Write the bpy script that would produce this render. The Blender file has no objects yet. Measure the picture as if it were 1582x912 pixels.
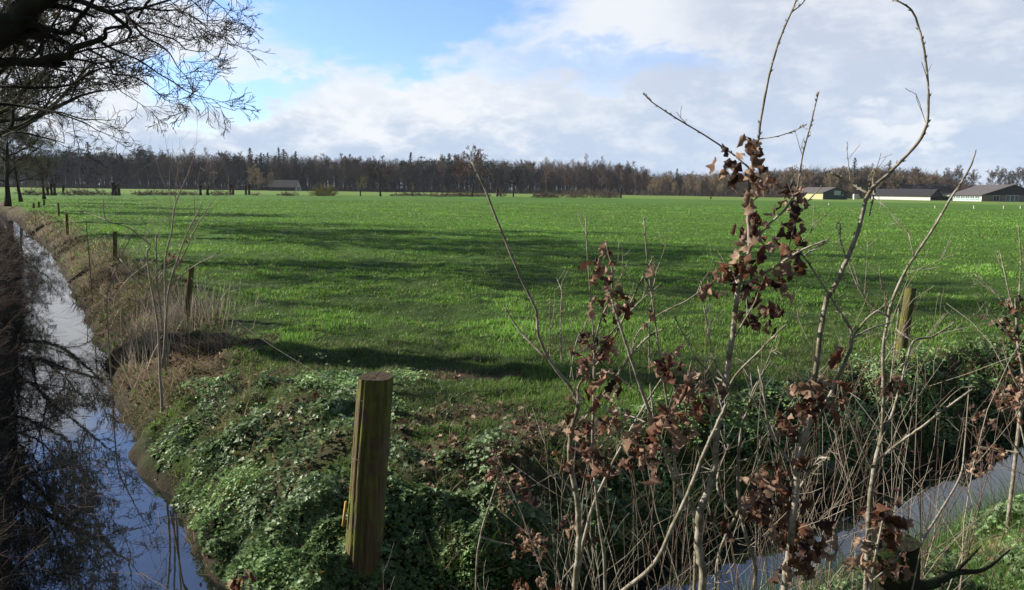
import bpy, math, random
import numpy as np
from mathutils import Vector, Matrix

random.seed(7)
rng = np.random.default_rng(7)
SC = bpy.context.scene
COL = SC.collection
R_ = math.radians

# ------------------------------------------------------------------ camera
FPX, CAMH, PITCH, ROLL = 1151.0, 1.9, R_(8.03), R_(0.70)
cd = bpy.data.cameras.new("camera")
cam = bpy.data.objects.new("camera", cd); COL.objects.link(cam)
CM = Matrix.Rotation(math.pi / 2 - PITCH, 4, 'X') @ Matrix.Rotation(ROLL, 4, 'Z')
cam.matrix_world = Matrix.Translation((0, 0, CAMH)) @ CM
cd.sensor_width = 36.0
cd.lens = FPX / 1582 * 36.0
cd.clip_start, cd.clip_end = 0.05, 12000
SC.camera = cam
CR = np.array(CM.to_3x3())

# ------------------------------------------------------------------ sun, sky, exposure
SUN_EL, SUN_AZ = R_(28), R_(-76)          # azimuth from +Y, negative = to the left
sl = bpy.data.lights.new("sun", 'SUN'); so = bpy.data.objects.new("sun", sl); COL.objects.link(so)
sl.energy = 5.0; sl.angle = R_(0.55); sl.color = (1.0, 0.93, 0.82)
sdir = Vector((math.sin(SUN_AZ) * math.cos(SUN_EL), math.cos(SUN_AZ) * math.cos(SUN_EL), math.sin(SUN_EL)))
so.rotation_euler = sdir.to_track_quat('Z', 'Y').to_euler()
SC.view_settings.view_transform = 'Standard'
SC.view_settings.look = 'None'
SC.view_settings.exposure = 0.92
SC.view_settings.gamma = 1.0
SC.view_settings.use_curve_mapping = False
try:
    SC.cycles.max_bounces = 6; SC.cycles.transparent_max_bounces = 8
    SC.cycles.use_denoising = True
except Exception:
    pass


class NT:
    """tiny helper round a node tree"""
    def __init__(s, tree): s.t = tree; s.t.nodes.clear()
    def n(s, typ, **kw):
        nd = s.t.nodes.new(typ)
        for k, v in kw.items():
            if k.startswith('i_'):
                nd.inputs[k[2:].replace('_', ' ')].default_value = v
            else:
                setattr(nd, k, v)
        return nd
    def l(s, a, b): s.t.links.new(a, b)
    def m(s, op, a, b=None, c=None, clamp=False):
        nd = s.t.nodes.new('ShaderNodeMath'); nd.operation = op; nd.use_clamp = clamp
        for i, v in enumerate((a, b, c)):
            if v is None: continue
            if isinstance(v, (int, float)): nd.inputs[i].default_value = v
            else: s.l(v, nd.inputs[i])
        return nd.outputs[0]
    def ss(s, x, lo, hi):
        nd = s.t.nodes.new('ShaderNodeMapRange'); nd.interpolation_type = 'SMOOTHSTEP'
        s.l(x, nd.inputs[0]); nd.inputs[1].default_value = lo; nd.inputs[2].default_value = hi
        return nd.outputs[0]
    def mix(s, f, a, b, typ='MIX'):
        nd = s.t.nodes.new('ShaderNodeMix'); nd.data_type = 'RGBA'; nd.blend_type = typ
        for k, v in ((0, f), (6, a), (7, b)):
            if isinstance(v, (int, float)): nd.inputs[k].default_value = v
            elif isinstance(v, tuple): nd.inputs[k].default_value = v if len(v) == 4 else v + (1,)
            else: s.l(v, nd.inputs[k])
        return nd.outputs[2]
    def noise(s, vec, scale, detail=4, rough=.55, dist=0, col=False):
        nd = s.t.nodes.new('ShaderNodeTexNoise')
        if vec is not None: s.l(vec, nd.inputs['Vector'])
        nd.inputs['Scale'].default_value = scale; nd.inputs['Detail'].default_value = detail
        nd.inputs['Roughness'].default_value = rough; nd.inputs['Distortion'].default_value = dist
        return nd.outputs['Color' if col else 'Fac']


W = bpy.data.worlds.new("World"); SC.world = W; W.use_nodes = True
w = NT(W.node_tree)
sky = w.n('ShaderNodeTexSky'); sky.sky_type = 'NISHITA'; sky.sun_disc = False
sky.sun_elevation = SUN_EL; sky.sun_rotation = SUN_AZ
sky.air_density = 1.0; sky.dust_density = 0.6; sky.ozone_density = 1.6
tc = w.n('ShaderNodeTexCoord')
sep = w.n('ShaderNodeSeparateXYZ'); w.l(tc.outputs['Generated'], sep.inputs[0])
X, Y, Z = sep.outputs
az = w.m('MULTIPLY', w.m('ARCTAN2', X, Y), 57.2958)
el = w.m('MULTIPLY', w.m('ARCSINE', Z), 57.2958)
zc = w.m('MAXIMUM', w.m('ADD', Z, 0.10), 0.05)
cv = w.n('ShaderNodeCombineXYZ')
w.l(w.m('DIVIDE', X, zc), cv.inputs[0]); w.l(w.m('DIVIDE', Y, zc), cv.inputs[1])
cv2 = w.n('ShaderNodeCombineXYZ')
w.l(w.m('MULTIPLY', az, 0.1), cv2.inputs[0]); w.l(w.m('MULTIPLY', el, 0.2), cv2.inputs[1])
n_big = w.noise(cv2.outputs[0], 0.9, 8, .58, .3)
n_mid = w.noise(cv2.outputs[0], 2.2, 8, .6, .2)
n_str = w.noise(cv.outputs[0], 0.8, 6, .55, .4)
n_fine = w.noise(cv2.outputs[0], 7.0, 6, .65)
wob = w.m('MULTIPLY', w.m('SUBTRACT', n_mid, .5), 9.0)       # degrees of wobble
wobb = w.m('MULTIPLY', w.m('SUBTRACT', n_big, .5), 9.0)
elw = w.m('ADD', el, wob); azw = w.m('ADD', az, w.m('MULTIPLY', wobb, 1.8))


def ell(a0, e0, ra, re, soft=.35, ax=azw, ex=elw):
    da = w.m('DIVIDE', w.m('SUBTRACT', ax, a0), ra); de = w.m('DIVIDE', w.m('SUBTRACT', ex, e0), re)
    d = w.m('SQRT', w.m('ADD', w.m('MULTIPLY', da, da), w.m('MULTIPLY', de, de)))
    return w.m('SUBTRACT', 1.0, w.ss(d, 1 - soft, 1 + soft))


blue = w.m('MAXIMUM', ell(-11.5, 14.4, 14, 6.2, .2), ell(-21, 6.7, 5.5, 2.0, .35))
blue = w.m('MAXIMUM', blue, w.m('MULTIPLY', ell(5, 9.5, 9, 1.4, .6), .5))
blue = w.m('MAXIMUM', blue, ell(-32, 24, 26, 7.5, .3))
wht = w.m('MULTIPLY', ell(-23, 10.2, 5.0, 1.6, .5), .85)
blue = w.m('MULTIPLY', blue, w.m('SUBTRACT', 1.0, wht))
# high, broken cloud elsewhere overhead
blue_hi = w.m('MULTIPLY', w.ss(el, 18, 30), w.ss(n_str, .30, .50))
blue = w.m('MAXIMUM', blue, blue_hi)
# cloud brightness: bright rounded heads on the left, thin lavender grey veil on the right
bright = w.ss(w.m('ADD', w.m('MULTIPLY', n_mid, .75), w.m('MULTIPLY', n_fine, .25)), .42, .66)
left = w.m('SUBTRACT', 1.0, w.ss(azw, -8, 14))
head = w.m('MULTIPLY', w.m('MULTIPLY', w.ss(elw, 2.5, 6.0), left), .75)
b_all = w.m('ADD', w.m('MULTIPLY', bright, .55), head, clamp=True)
b_all = w.m('MAXIMUM', b_all, w.m('MULTIPLY', ell(5, 12.5, 9, 3.2, .5), .85))
b_all = w.m('MAXIMUM', b_all, wht)
b_all = w.m('MAXIMUM', b_all, w.m('MULTIPLY', ell(27, 4.3, 3.2, 1.2, .5), .8))
grey = w.mix(w.ss(el, 0, 14), (4.2, 5.1, 6.5), (4.5, 5.0, 6.0))
cloud = w.mix(b_all, grey, (7.0, 7.25, 7.6))
skyc = w.mix(1.0, sky.outputs[0], (.98, 1.24, 1.80), 'MULTIPLY')
final = w.mix(w.m('MULTIPLY', blue, .92), cloud, skyc)
# added dimming of the unseen sky, overhead and behind the camera, to cut ambient light
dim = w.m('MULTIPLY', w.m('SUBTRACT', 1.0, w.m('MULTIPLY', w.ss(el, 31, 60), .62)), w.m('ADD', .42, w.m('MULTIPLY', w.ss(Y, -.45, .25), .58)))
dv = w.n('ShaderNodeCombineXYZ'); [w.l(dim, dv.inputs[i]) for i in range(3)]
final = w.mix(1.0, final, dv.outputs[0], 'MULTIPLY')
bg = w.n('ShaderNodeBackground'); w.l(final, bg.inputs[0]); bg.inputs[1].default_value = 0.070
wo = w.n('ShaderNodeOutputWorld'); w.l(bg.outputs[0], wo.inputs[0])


# ------------------------------------------------------------------ helpers
def ray(px, py):
    return CR @ np.array([(px - 791) / FPX, -(py - 456) / FPX, -1.0])


def G(px, py, z=0.0):
    d = ray(px, py); t = (z - CAMH) / d[2]
    return np.array([0, 0, CAMH]) + t * d


def P(px, py, yd):
    """world point at ground distance yd (along Y) seen at photo pixel px, py"""
    d = ray(px, py); t = yd / d[1]
    return np.array([0, 0, CAMH]) + t * d


def hash2(ix, iy, s=0):
    h = (ix * 374761393 + iy * 668265263 + s * 2147483647) & 0xFFFFFFFF
    h = ((h ^ (h >> 13)) * 1274126177) & 0xFFFFFFFF
    return ((h ^ (h >> 16)) & 0xFFFFFF) / float(0xFFFFFF)


def vnoise(x, y, s=0):
    x = np.asarray(x, float); y = np.asarray(y, float)
    ix = np.floor(x).astype(np.int64); iy = np.floor(y).astype(np.int64)
    fx = x - ix; fy = y - iy; fx = fx * fx * (3 - 2 * fx); fy = fy * fy * (3 - 2 * fy)
    a = hash2(ix, iy, s); b = hash2(ix + 1, iy, s); c = hash2(ix, iy + 1, s); d = hash2(ix + 1, iy + 1, s)
    return (a * (1 - fx) + b * fx) * (1 - fy) + (c * (1 - fx) + d * fx) * fy


def fbm(x, y, s=0, o=4):
    t = 0; a = .5; n = 0
    for k in range(o):
        t = t + a * vnoise(x * 2 ** k, y * 2 ** k, s + k); n += a; a *= .5
    return t / n


def sst(x, a, b):
    t = np.clip((x - a) / (b - a), 0, 1); return t * t * (3 - 2 * t)


def tag(o, label=None, cat=None, group=None, kind=None):
    if label: o['label'] = label
    if cat: o['category'] = cat
    if group: o['group'] = group
    if kind: o['kind'] = kind
    return o


def empty(name, loc=(0, 0, 0), rz=0.0):
    o = bpy.data.objects.new(name, None); COL.objects.link(o)
    o.location = tuple(float(v) for v in loc); o.rotation_euler = (0, 0, rz); o.empty_display_size = .2
    return o


def mesh(name, V, faces, mat, parent=None, smooth=True, col=None, loc=None):
    """V (n,3); faces: list of int arrays (m,k); col optional (n,3) albedo attribute"""
    V = np.asarray(V, np.float32)
    me = bpy.data.meshes.new(name)
    if not isinstance(faces, list): faces = [faces]
    faces = [np.asarray(f, np.int32) for f in faces if len(f)]
    tot = np.concatenate([np.full(len(f), f.shape[1], np.int32) for f in faces])
    loops = np.concatenate([f.ravel() for f in faces])
    st = np.concatenate([[0], np.cumsum(tot)[:-1]]).astype(np.int32)
    me.vertices.add(len(V)); me.vertices.foreach_set('co', V.ravel())
    me.loops.add(len(loops)); me.loops.foreach_set('vertex_index', loops)
    me.polygons.add(len(tot)); me.polygons.foreach_set('loop_start', st)
    me.polygons.foreach_set('loop_total', tot)
    me.polygons.foreach_set('use_smooth', np.full(len(tot), smooth))
    me.update(calc_edges=True)
    if col is not None:
        a = me.color_attributes.new('tint', 'FLOAT_COLOR', 'POINT')
        c4 = np.ones((len(V), 4), np.float32); c4[:, :3] = col
        a.data.foreach_set('color', c4.ravel())
    me.validate()
    if mat: me.materials.append(mat)
    o = bpy.data.objects.new(name, me); COL.objects.link(o)
    if parent is not None: o.parent = parent
    if loc is not None: o.location = tuple(float(v) for v in loc)
    return o


def mat_plain(name, c, rough=.8, noise=0.0, nscale=5.0, bump=0.0, spec=.3, tint=False, trans=0.0, bscale=30.0, metal=0.0, c2=None, grain=False):
    m = bpy.data.materials.new(name); m.use_nodes = True; t = NT(m.node_tree)
    out = t.n('ShaderNodeOutputMaterial'); p = t.n('ShaderNodeBsdfPrincipled')
    p.inputs['Roughness'].default_value = rough; p.inputs['Specular IOR Level'].default_value = spec
    p.inputs['Metallic'].default_value = metal
    g = t.n('ShaderNodeNewGeometry')
    posn = g.outputs['Position']
    if grain:
        mp = t.n('ShaderNodeMapping'); mp.inputs['Scale'].default_value = (1, 1, .07); t.l(posn, mp.inputs[0]); posn = mp.outputs[0]
    if tint:
        a = t.n('ShaderNodeAttribute'); a.attribute_name = 'tint'; base = a.outputs['Color']
    else:
        rgb = t.n('ShaderNodeRGB'); rgb.outputs[0].default_value = tuple(c) + (1,); base = rgb.outputs[0]
    if c2 is not None:
        f = t.noise(g.outputs['Position'], nscale, 5, .6)
        base = t.mix(t.ss(f, .4, .6), base, tuple(c2))
    if noise:
        f = t.noise(g.outputs['Position'], nscale * 1.7, 5, .6)
        if grain: f = t.m('ADD', t.m('MULTIPLY', f, .5), t.m('MULTIPLY', t.ss(t.noise(posn, 55, 5, .7), .3, .7), .5))
        k = t.m('ADD', t.m('MULTIPLY', f, 2 * noise), 1 - noise)
        cmb = t.n('ShaderNodeCombineXYZ'); [t.l(k, cmb.inputs[i]) for i in range(3)]
        base = t.mix(1.0, base, cmb.outputs[0], 'MULTIPLY')
    t.l(base, p.inputs['Base Color'])
    if bump:
        b = t.n('ShaderNodeBump'); b.inputs['Distance'].default_value = bump; b.inputs['Strength'].default_value = .8
        t.l(t.noise(posn, bscale, 6, .65), b.inputs['Height']); t.l(b.outputs[0], p.inputs['Normal'])
    if trans:
        tr = t.n('ShaderNodeBsdfTranslucent'); t.l(base, tr.inputs[0])
        mx = t.n('ShaderNodeMixShader'); mx.inputs[0].default_value = trans
        t.l(p.outputs[0], mx.inputs[1]); t.l(tr.outputs[0], mx.inputs[2]); t.l(mx.outputs[0], out.inputs[0])
    else:
        t.l(p.outputs[0], out.inputs[0])
    return m


def tubes(A, B, ra, rb, k=3):
    """independent tapered prisms, vectorised"""
    A = np.asarray(A, float).reshape(-1, 3); B = np.asarray(B, float).reshape(-1, 3)
    ra = np.asarray(ra, float); rb = np.asarray(rb, float); n = len(A)
    d = B - A; L = np.linalg.norm(d, axis=1, keepdims=True) + 1e-9; d /= L
    up = np.where(np.abs(d[:, 2:3]) > .9, np.array([[1., 0, 0]]), np.array([[0, 0, 1.]]))
    u = np.cross(d, up); u /= np.linalg.norm(u, axis=1, keepdims=True); v = np.cross(d, u)
    th = np.arange(k) * 2 * math.pi / k
    ring = u[:, None, :] * np.cos(th)[None, :, None] + v[:, None, :] * np.sin(th)[None, :, None]
    V = np.concatenate([A[:, None, :] + ring * ra[:, None, None], B[:, None, :] + ring * rb[:, None, None]], axis=1).reshape(-1, 3)
    base = np.arange(n)[:, None] * 2 * k; i = np.arange(k)[None, :]; j = (i + 1) % k
    F = np.stack([base + i, base + j, base + k + j, base + k + i], axis=-1).reshape(-1, 4)
    return V, F


def tube(pts, rad, k=8, cap=True, ridge=0.0):
    """one connected tapered tube along a polyline"""
    pts = [np.asarray(p, float) for p in pts]; V = []; F = []
    n = len(pts); u = None
    for i in range(n):
        d = pts[min(i + 1, n - 1)] - pts[max(i - 1, 0)]; d = d / (np.linalg.norm(d) + 1e-9)
        if u is None:
            a = np.array([1., 0, 0]) if abs(d[2]) > .8 else np.array([0, 0, 1.])
            u = np.cross(d, a)
        u = u - d * np.dot(u, d); u /= np.linalg.norm(u) + 1e-9; v = np.cross(d, u)
        for j in range(k):
            t = 2 * math.pi * j / k
            r = rad[i] * (1 + ridge * (hash2(np.int64(j), np.int64(i // 3), 5) - .5))
            V.append(pts[i] + (u * math.cos(t) + v * math.sin(t)) * r)
    for i in range(n - 1):
        for j in range(k):
            F.append((i * k + j, i * k + (j + 1) % k, (i + 1) * k + (j + 1) % k, (i + 1) * k + j))
    T = []
    if cap:
        V.append(pts[0]); V.append(pts[-1]); a, b = len(V) - 2, len(V) - 1
        for j in range(k):
            T.append((a, (j + 1) % k, j)); T.append((b, (n - 1) * k + j, (n - 1) * k + (j + 1) % k))
    return np.array(V), np.array(F), np.array(T, int).reshape(-1, 3)


def smooth_line(pts, rad, sub=4):
    """Catmull-Rom resample"""
    pts = np.asarray(pts, float); rad = np.asarray(rad, float)
    if len(pts) < 3:
        t = np.linspace(0, 1, sub + 1)[:, None]
        return pts[0] * (1 - t) + pts[-1] * t, rad[0] + (rad[-1] - rad[0]) * t[:, 0]
    E = np.vstack([2 * pts[0] - pts[1], pts, 2 * pts[-1] - pts[-2]]); out = []; ro = []
    for i in range(len(pts) - 1):
        p0, p1, p2, p3 = E[i:i + 4]
        for s in range(sub):
            t = s / sub
            out.append(.5 * (2 * p1 + (p2 - p0) * t + (2 * p0 - 5 * p1 + 4 * p2 - p3) * t * t + (3 * p1 - p0 - 3 * p2 + p3) * t ** 3))
            ro.append(rad[i] + (rad[i + 1] - rad[i]) * t)
    out.append(pts[-1]); ro.append(rad[-1])
    return np.array(out), np.array(ro)


class MB:
    def __init__(s): s.V = []; s.Q = []; s.T = []; s.n = 0
    def add(s, V, Q=None, T=None):
        if Q is not None and len(Q): s.Q.append(np.asarray(Q) + s.n)
        if T is not None and len(T): s.T.append(np.asarray(T) + s.n)
        s.V.append(np.asarray(V, float)); s.n += len(V)
    def tube(s, pts, rad, k=8, sub=0, ridge=0.0):
        if sub: pts, rad = smooth_line(pts, rad, sub)
        s.add(*tube(pts, rad, k, True, ridge))
    def box(s, x0, x1, y0, y1, z0, z1):
        V = [(x, y, z) for z in (z0, z1) for y in (y0, y1) for x in (x0, x1)]
        s.add(V, [(0, 2, 3, 1), (4, 5, 7, 6), (0, 1, 5, 4), (2, 6, 7, 3), (0, 4, 6, 2), (1, 3, 7, 5)])
    def build(s, name, mat, parent=None, smooth=True, col=None, loc=None):
        fs = []
        if s.Q: fs.append(np.concatenate(s.Q))
        if s.T: fs.append(np.concatenate(s.T))
        return mesh(name, np.concatenate(s.V), fs, mat, parent, smooth, col, loc)


# ------------------------------------------------------------------ terrain
EL_Y = np.array([-40, 2.0, 4.66, 7.02, 9.36, 13.24, 22.26, 32.4, 36, 60, 120, 400])
EL_X = np.array([26., -.25, -1.97, -3.64, -5.10, -7.61, -13.56, -20.3, -23.0, -40.5, -86, -300])
ER_X = np.array([-60, -1.5, .49, 1.5, 2.89, 4.57, 7.0, 12, 60, 400])
ER_Y = np.array([-36, 3.2, 4.55, 5.36, 6.2, 7.3, 8.95, 12.4, 46, 286])
WZ = -0.70
WL, WR = 1.12, 1.0


def dL(x, y): return (x - np.interp(y, EL_Y, EL_X)) * .84
def dR(x, y): return (y - np.interp(x, ER_X, ER_Y)) * .82


def prof(d, wdt, top):
    up = np.clip(d / wdt, 0, 1); up = up ** .62
    up = up * up * (3 - 2 * up) * .35 + up * .65
    z = WZ - .02 + (top - WZ + .02) * up
    return np.where(d < 0, WZ - .02 + np.maximum(d * .8, -.45), z)


def height(x, y):
    x = np.asarray(x, float); y = np.asarray(y, float)
    n1 = fbm(x * .9, y * .9, 3) - .5; n2 = fbm(x * 4, y * 4, 9) - .5
    a, b = dL(x, y) + n1 * .40 + n2 * .22, dR(x, y) + n1 * .3 + n2 * .18
    fld = np.minimum(prof(a, 1.2, 0), prof(b, .85, 0))
    nearR = prof(-b - WR, 1.3, .06)
    leftL = prof(-a - WL, .9, .18)
    z = np.maximum(fld, np.maximum(nearR, leftL))
    dry = sst(z, WZ, -.2)
    r = np.hypot(x, y)
    z = z + dry * (n2 * .11 + n1 * .12) * np.clip(30 / (r + 1), 0, 1)
    z = z + (fbm(x * .05, y * .05, 21) - .5) * .25 * sst(r, 25, 120) * sst(np.minimum(a, b), 1, 6)
    near_ = (r < 14) & (y > 3)
    if np.any(near_):
        bz = np.zeros_like(z); xx, yy = (x[near_], y[near_]) if z.ndim else (x, y)
        q = zone(xx, yy)['bare'] * (.10 * (fbm(xx * 3.2, yy * 5, 141) - .5) + .07 * (fbm(xx * 11, yy * 11, 145) - .5))
        if z.ndim: bz[near_] = q
        else: bz = q
        z = z + bz
    return z


def zone(x, y):
    """soil / ivy / straw / field weights, also used for scattering"""
    a, b = dL(x, y), dR(x, y); n = fbm(x * 1.1, y * 1.1, 31); n2 = fbm(x * 3.1, y * 3.1, 41)
    onf = (a > 0) & (b > 0)
    corner = np.exp(-(np.maximum(0, np.hypot((x + .3) / 2.9, (y - 6.1) / 1.7) - .35)) ** 2 * 2.2)
    bank = 1 - sst(np.minimum(a, b * 1.15) + (n - .5) * .9, .75, 1.35)
    def blob(px, py, rx, ry, z=-.1):
        g = G(px, py, z); return 1 - sst(np.hypot((x - g[0]) / rx, (y - g[1]) / ry) + (n - .5) * .9, .6, 1.15)
    bare = np.maximum.reduce([blob(745, 700, 1.35, 1.2), blob(690, 592, 1.35, .28), blob(440, 655, .55, .75), blob(350, 540, .8, .7), blob(470, 700, .45, .5), blob(290, 570, .5, .9)])
    ivy = (1 - sst(a + (n - .5) * 1.6, 1.5, 2.4)) * (1 - sst(y, 6.6, 8.2))
    strip_ = 1 - sst(y + (n - .5) * .8, 4.45, 5.0)
    ivy = np.maximum(ivy, .8 * (1 - sst(b + (n - .5) * .9, .7, 1.2)) * sst(x, .2, 1.3))
    ivy = ivy * sst(n2 + n * .6, .64, .80) * onf * (1 - .75 * bare)
    ivy = np.maximum(ivy, strip_ * onf * (.7 + .3 * n2) * (1 - .55 * bare))
    soil = np.clip(bare * sst(n * .5 + n2 * .8, .40, .68), 0, 1) * (1 - ivy) * onf
    straw = bank * (1 - ivy) * onf * sst(y, 6.5, 8.5)
    return dict(a=a, b=b, onf=onf, bare=bare, ivy=ivy, soil=soil, straw=straw, bank=bank, n=n, n2=n2)


def polar_terrain():
    rr = [0.0]; r = .5
    while r < 70: rr.append(r); r *= 1.0095 if r > 3 else 1.03
    while r < 6000: rr.append(r); r *= 1.05
    rr = np.array(rr)
    th = np.concatenate([np.arange(-42, 42, .22), np.arange(42, 318, 3.0)])
    th = np.radians(th)
    Rg, Tg = np.meshgrid(rr[1:], th, indexing='ij')
    x = Rg * np.sin(Tg); y = Rg * np.cos(Tg)
    z = height(x, y)
    nr, nt = x.shape
    V = np.stack([x, y, z], -1).reshape(-1, 3)
    i = np.arange(nr - 1)[:, None]; j = np.arange(nt)[None, :]; j2 = (j + 1) % nt
    F = np.stack([i * nt + j, i * nt + j2, (i + 1) * nt + j2, (i + 1) * nt + j], -1).reshape(-1, 4)[:, ::-1]
    c = len(V); V = np.vstack([V, [[0, 0, height(0, 0)]]])
    jj = np.arange(nt); T = np.stack([np.full(nt, c), jj, (jj + 1) % nt], -1)[:, ::-1]
    xx, yy = V[:, 0], V[:, 1]; q = zone(xx, yy); rad = np.hypot(xx, yy)
    nb = fbm(xx * .12, yy * .12, 55)[:, None]; nf = fbm(xx * 2.2, yy * 2.2, 61)[:, None]
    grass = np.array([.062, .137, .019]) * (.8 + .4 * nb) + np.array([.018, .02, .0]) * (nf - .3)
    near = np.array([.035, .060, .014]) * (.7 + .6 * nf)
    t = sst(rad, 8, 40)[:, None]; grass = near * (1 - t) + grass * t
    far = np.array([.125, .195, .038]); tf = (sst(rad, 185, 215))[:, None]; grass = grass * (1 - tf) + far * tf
    soil = np.array([.075, .058, .036]) * (.6 + .8 * nf)
    strw = np.array([.07, .05, .03]) * (.5 + nf); mud = np.array([.03, .024, .016]) * np.ones((len(V), 1))
    c = grass
    c = c * (1 - q['soil'][:, None]) + soil * q['soil'][:, None]
    c = c * (1 - q['straw'][:, None]) + strw * q['straw'][:, None]
    iv = q['ivy'][:, None]; c = c * (1 - iv) + np.array([.018, .026, .012]) * iv
    left = sst(-q['a'], WL - .1, WL + .2)[:, None]
    brush = np.array([.022, .017, .012]) * (.6 + .8 * nf); c = c * (1 - left) + brush * left  # left bank ground coloured near black, tree shade put into its albedo
    nearb = (sst(-q['b'], WR - .1, WR + .2) * (q['a'] > -WL))[:, None]
    c = c * (1 - nearb) + (np.array([.05, .075, .02]) * (.6 + .8 * nf)) * nearb
    gs = G(1570, 785, .0); sd = np.clip(1.2 - np.hypot((xx - gs[0]) / .5, (yy - gs[1]) / .3) + (q['n2'] - .5), 0, 1)[:, None]; c = c * (1 - sd) + np.array([.30, .22, .12]) * sd
    low = (1 - sst(V[:, 2] + .12 * (q['n2'] - .5), WZ, WZ + .30))[:, None]; c = c * (1 - low) + mud * low
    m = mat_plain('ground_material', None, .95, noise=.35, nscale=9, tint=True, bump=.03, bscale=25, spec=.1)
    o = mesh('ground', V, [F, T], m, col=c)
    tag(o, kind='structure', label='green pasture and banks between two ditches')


polar_terrain()

# water: one sheet at water level under the banks
mw = bpy.data.materials.new('ditch_water'); mw.use_nodes = True; t = NT(mw.node_tree)
o_ = t.n('ShaderNodeOutputMaterial'); p_ = t.n('ShaderNodeBsdfPrincipled')
p_.inputs['Base Color'].default_value = (.012, .013, .012, 1); p_.inputs['Roughness'].default_value = .012
p_.inputs['IOR'].default_value = 1.75; p_.inputs['Specular IOR Level'].default_value = .75
g_ = t.n('ShaderNodeNewGeometry')
b_ = t.n('ShaderNodeBump'); b_.inputs['Distance'].default_value = .002; b_.inputs['Strength'].default_value = .12
t.l(t.noise(g_.outputs['Position'], 5, 4, .5, .4), b_.inputs['Height']); t.l(b_.outputs[0], p_.inputs['Normal'])
t.l(p_.outputs[0], o_.inputs[0])


def strip(name, fx, ys, wdt, axis, label):
    V = []
    for s in ys:
        e = fx(s)
        V += ([(e - wdt, s, WZ), (e + .6, s, WZ)] if axis == 'x' else [(s, e + .6, WZ), (s, e - wdt, WZ)])
    n = len(ys); F = [(2 * i, 2 * i + 1, 2 * i + 3, 2 * i + 2) for i in range(n - 1)]
    return mesh(name, V, np.array(F), mw, smooth=False)


tag(strip('water', lambda s: float(np.interp(s, EL_Y, EL_X)), np.concatenate([np.linspace(1.5, 60, 80)]), 3.0, 'x', ''), kind='structure', label='still dark water of the left ditch')
W2 = strip('water', lambda s: float(np.interp(s, ER_X, ER_Y)), np.concatenate([np.linspace(-1.2, 60, 80)]), 2.2, 'y', '')
W2.location.z = -.004
tag(W2, kind='structure', label='still grey water of the right ditch')


# ------------------------------------------------------------------ scattered blades and leaves
def blades(pos, hgt, wid, yaw, lean, col, segs=2, bend=.5):
    """curved grass blades. pos (n,3)"""
    n = len(pos); d = np.stack([np.sin(yaw), np.cos(yaw), 0 * yaw], -1); s = np.stack([np.cos(yaw), -np.sin(yaw), 0 * yaw], -1)
    tw = rng.uniform(0, math.pi, n); s = np.stack([np.cos(tw), np.sin(tw), 0 * tw], -1)
    up = np.array([0, 0, 1.])
    lv = [0, .5, 1.0] if segs == 2 else [0, .35, .7, 1.0]
    Vs = []
    for k, t in enumerate(lv):
        c = pos + d * (hgt * (lean * t + bend * lean * t * t))[:, None] + up * (hgt * (t - .25 * (lean * t) ** 2))[:, None]
        w_ = wid * (1 - t) ** .6 * .5
        if k < len(lv) - 1: Vs += [c - s * w_[:, None], c + s * w_[:, None]]
        else: Vs += [c]
    m = len(Vs); V = np.stack(Vs, 1).reshape(-1, 3); b = np.arange(n)[:, None] * m
    Q = np.concatenate([b + np.array([[2 * k, 2 * k + 1, 2 * k + 3, 2 * k + 2]]) for k in range(len(lv) - 2)])
    T = b + np.array([[m - 3, m - 2, m - 1]])
    C = np.repeat(col, m, axis=0)
    return V, Q, T, C


def merge(parts):
    V = []; Q = []; T = []; C = []; n = 0
    for v, q, t_, c in parts:
        V.append(v); Q.append(q + n); T.append(t_ + n); C.append(c); n += len(v)
    return np.concatenate(V), [np.concatenate(Q), np.concatenate(T)], np.concatenate(C)


m_grass = mat_plain('grass_blade', None, .55, tint=True, trans=.38, spec=.35)


def sample_polar(n, r0, r1, a0=-40, a1=40, p=1.0):
    u = rng.uniform(0, 1, n); r = r0 * (r1 / r0) ** u if p == 1 else np.sqrt(r0 ** 2 + u * (r1 ** 2 - r0 ** 2))
    th = np.radians(rng.uniform(a0, a1, n)); return r * np.sin(th), r * np.cos(th), r


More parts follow.
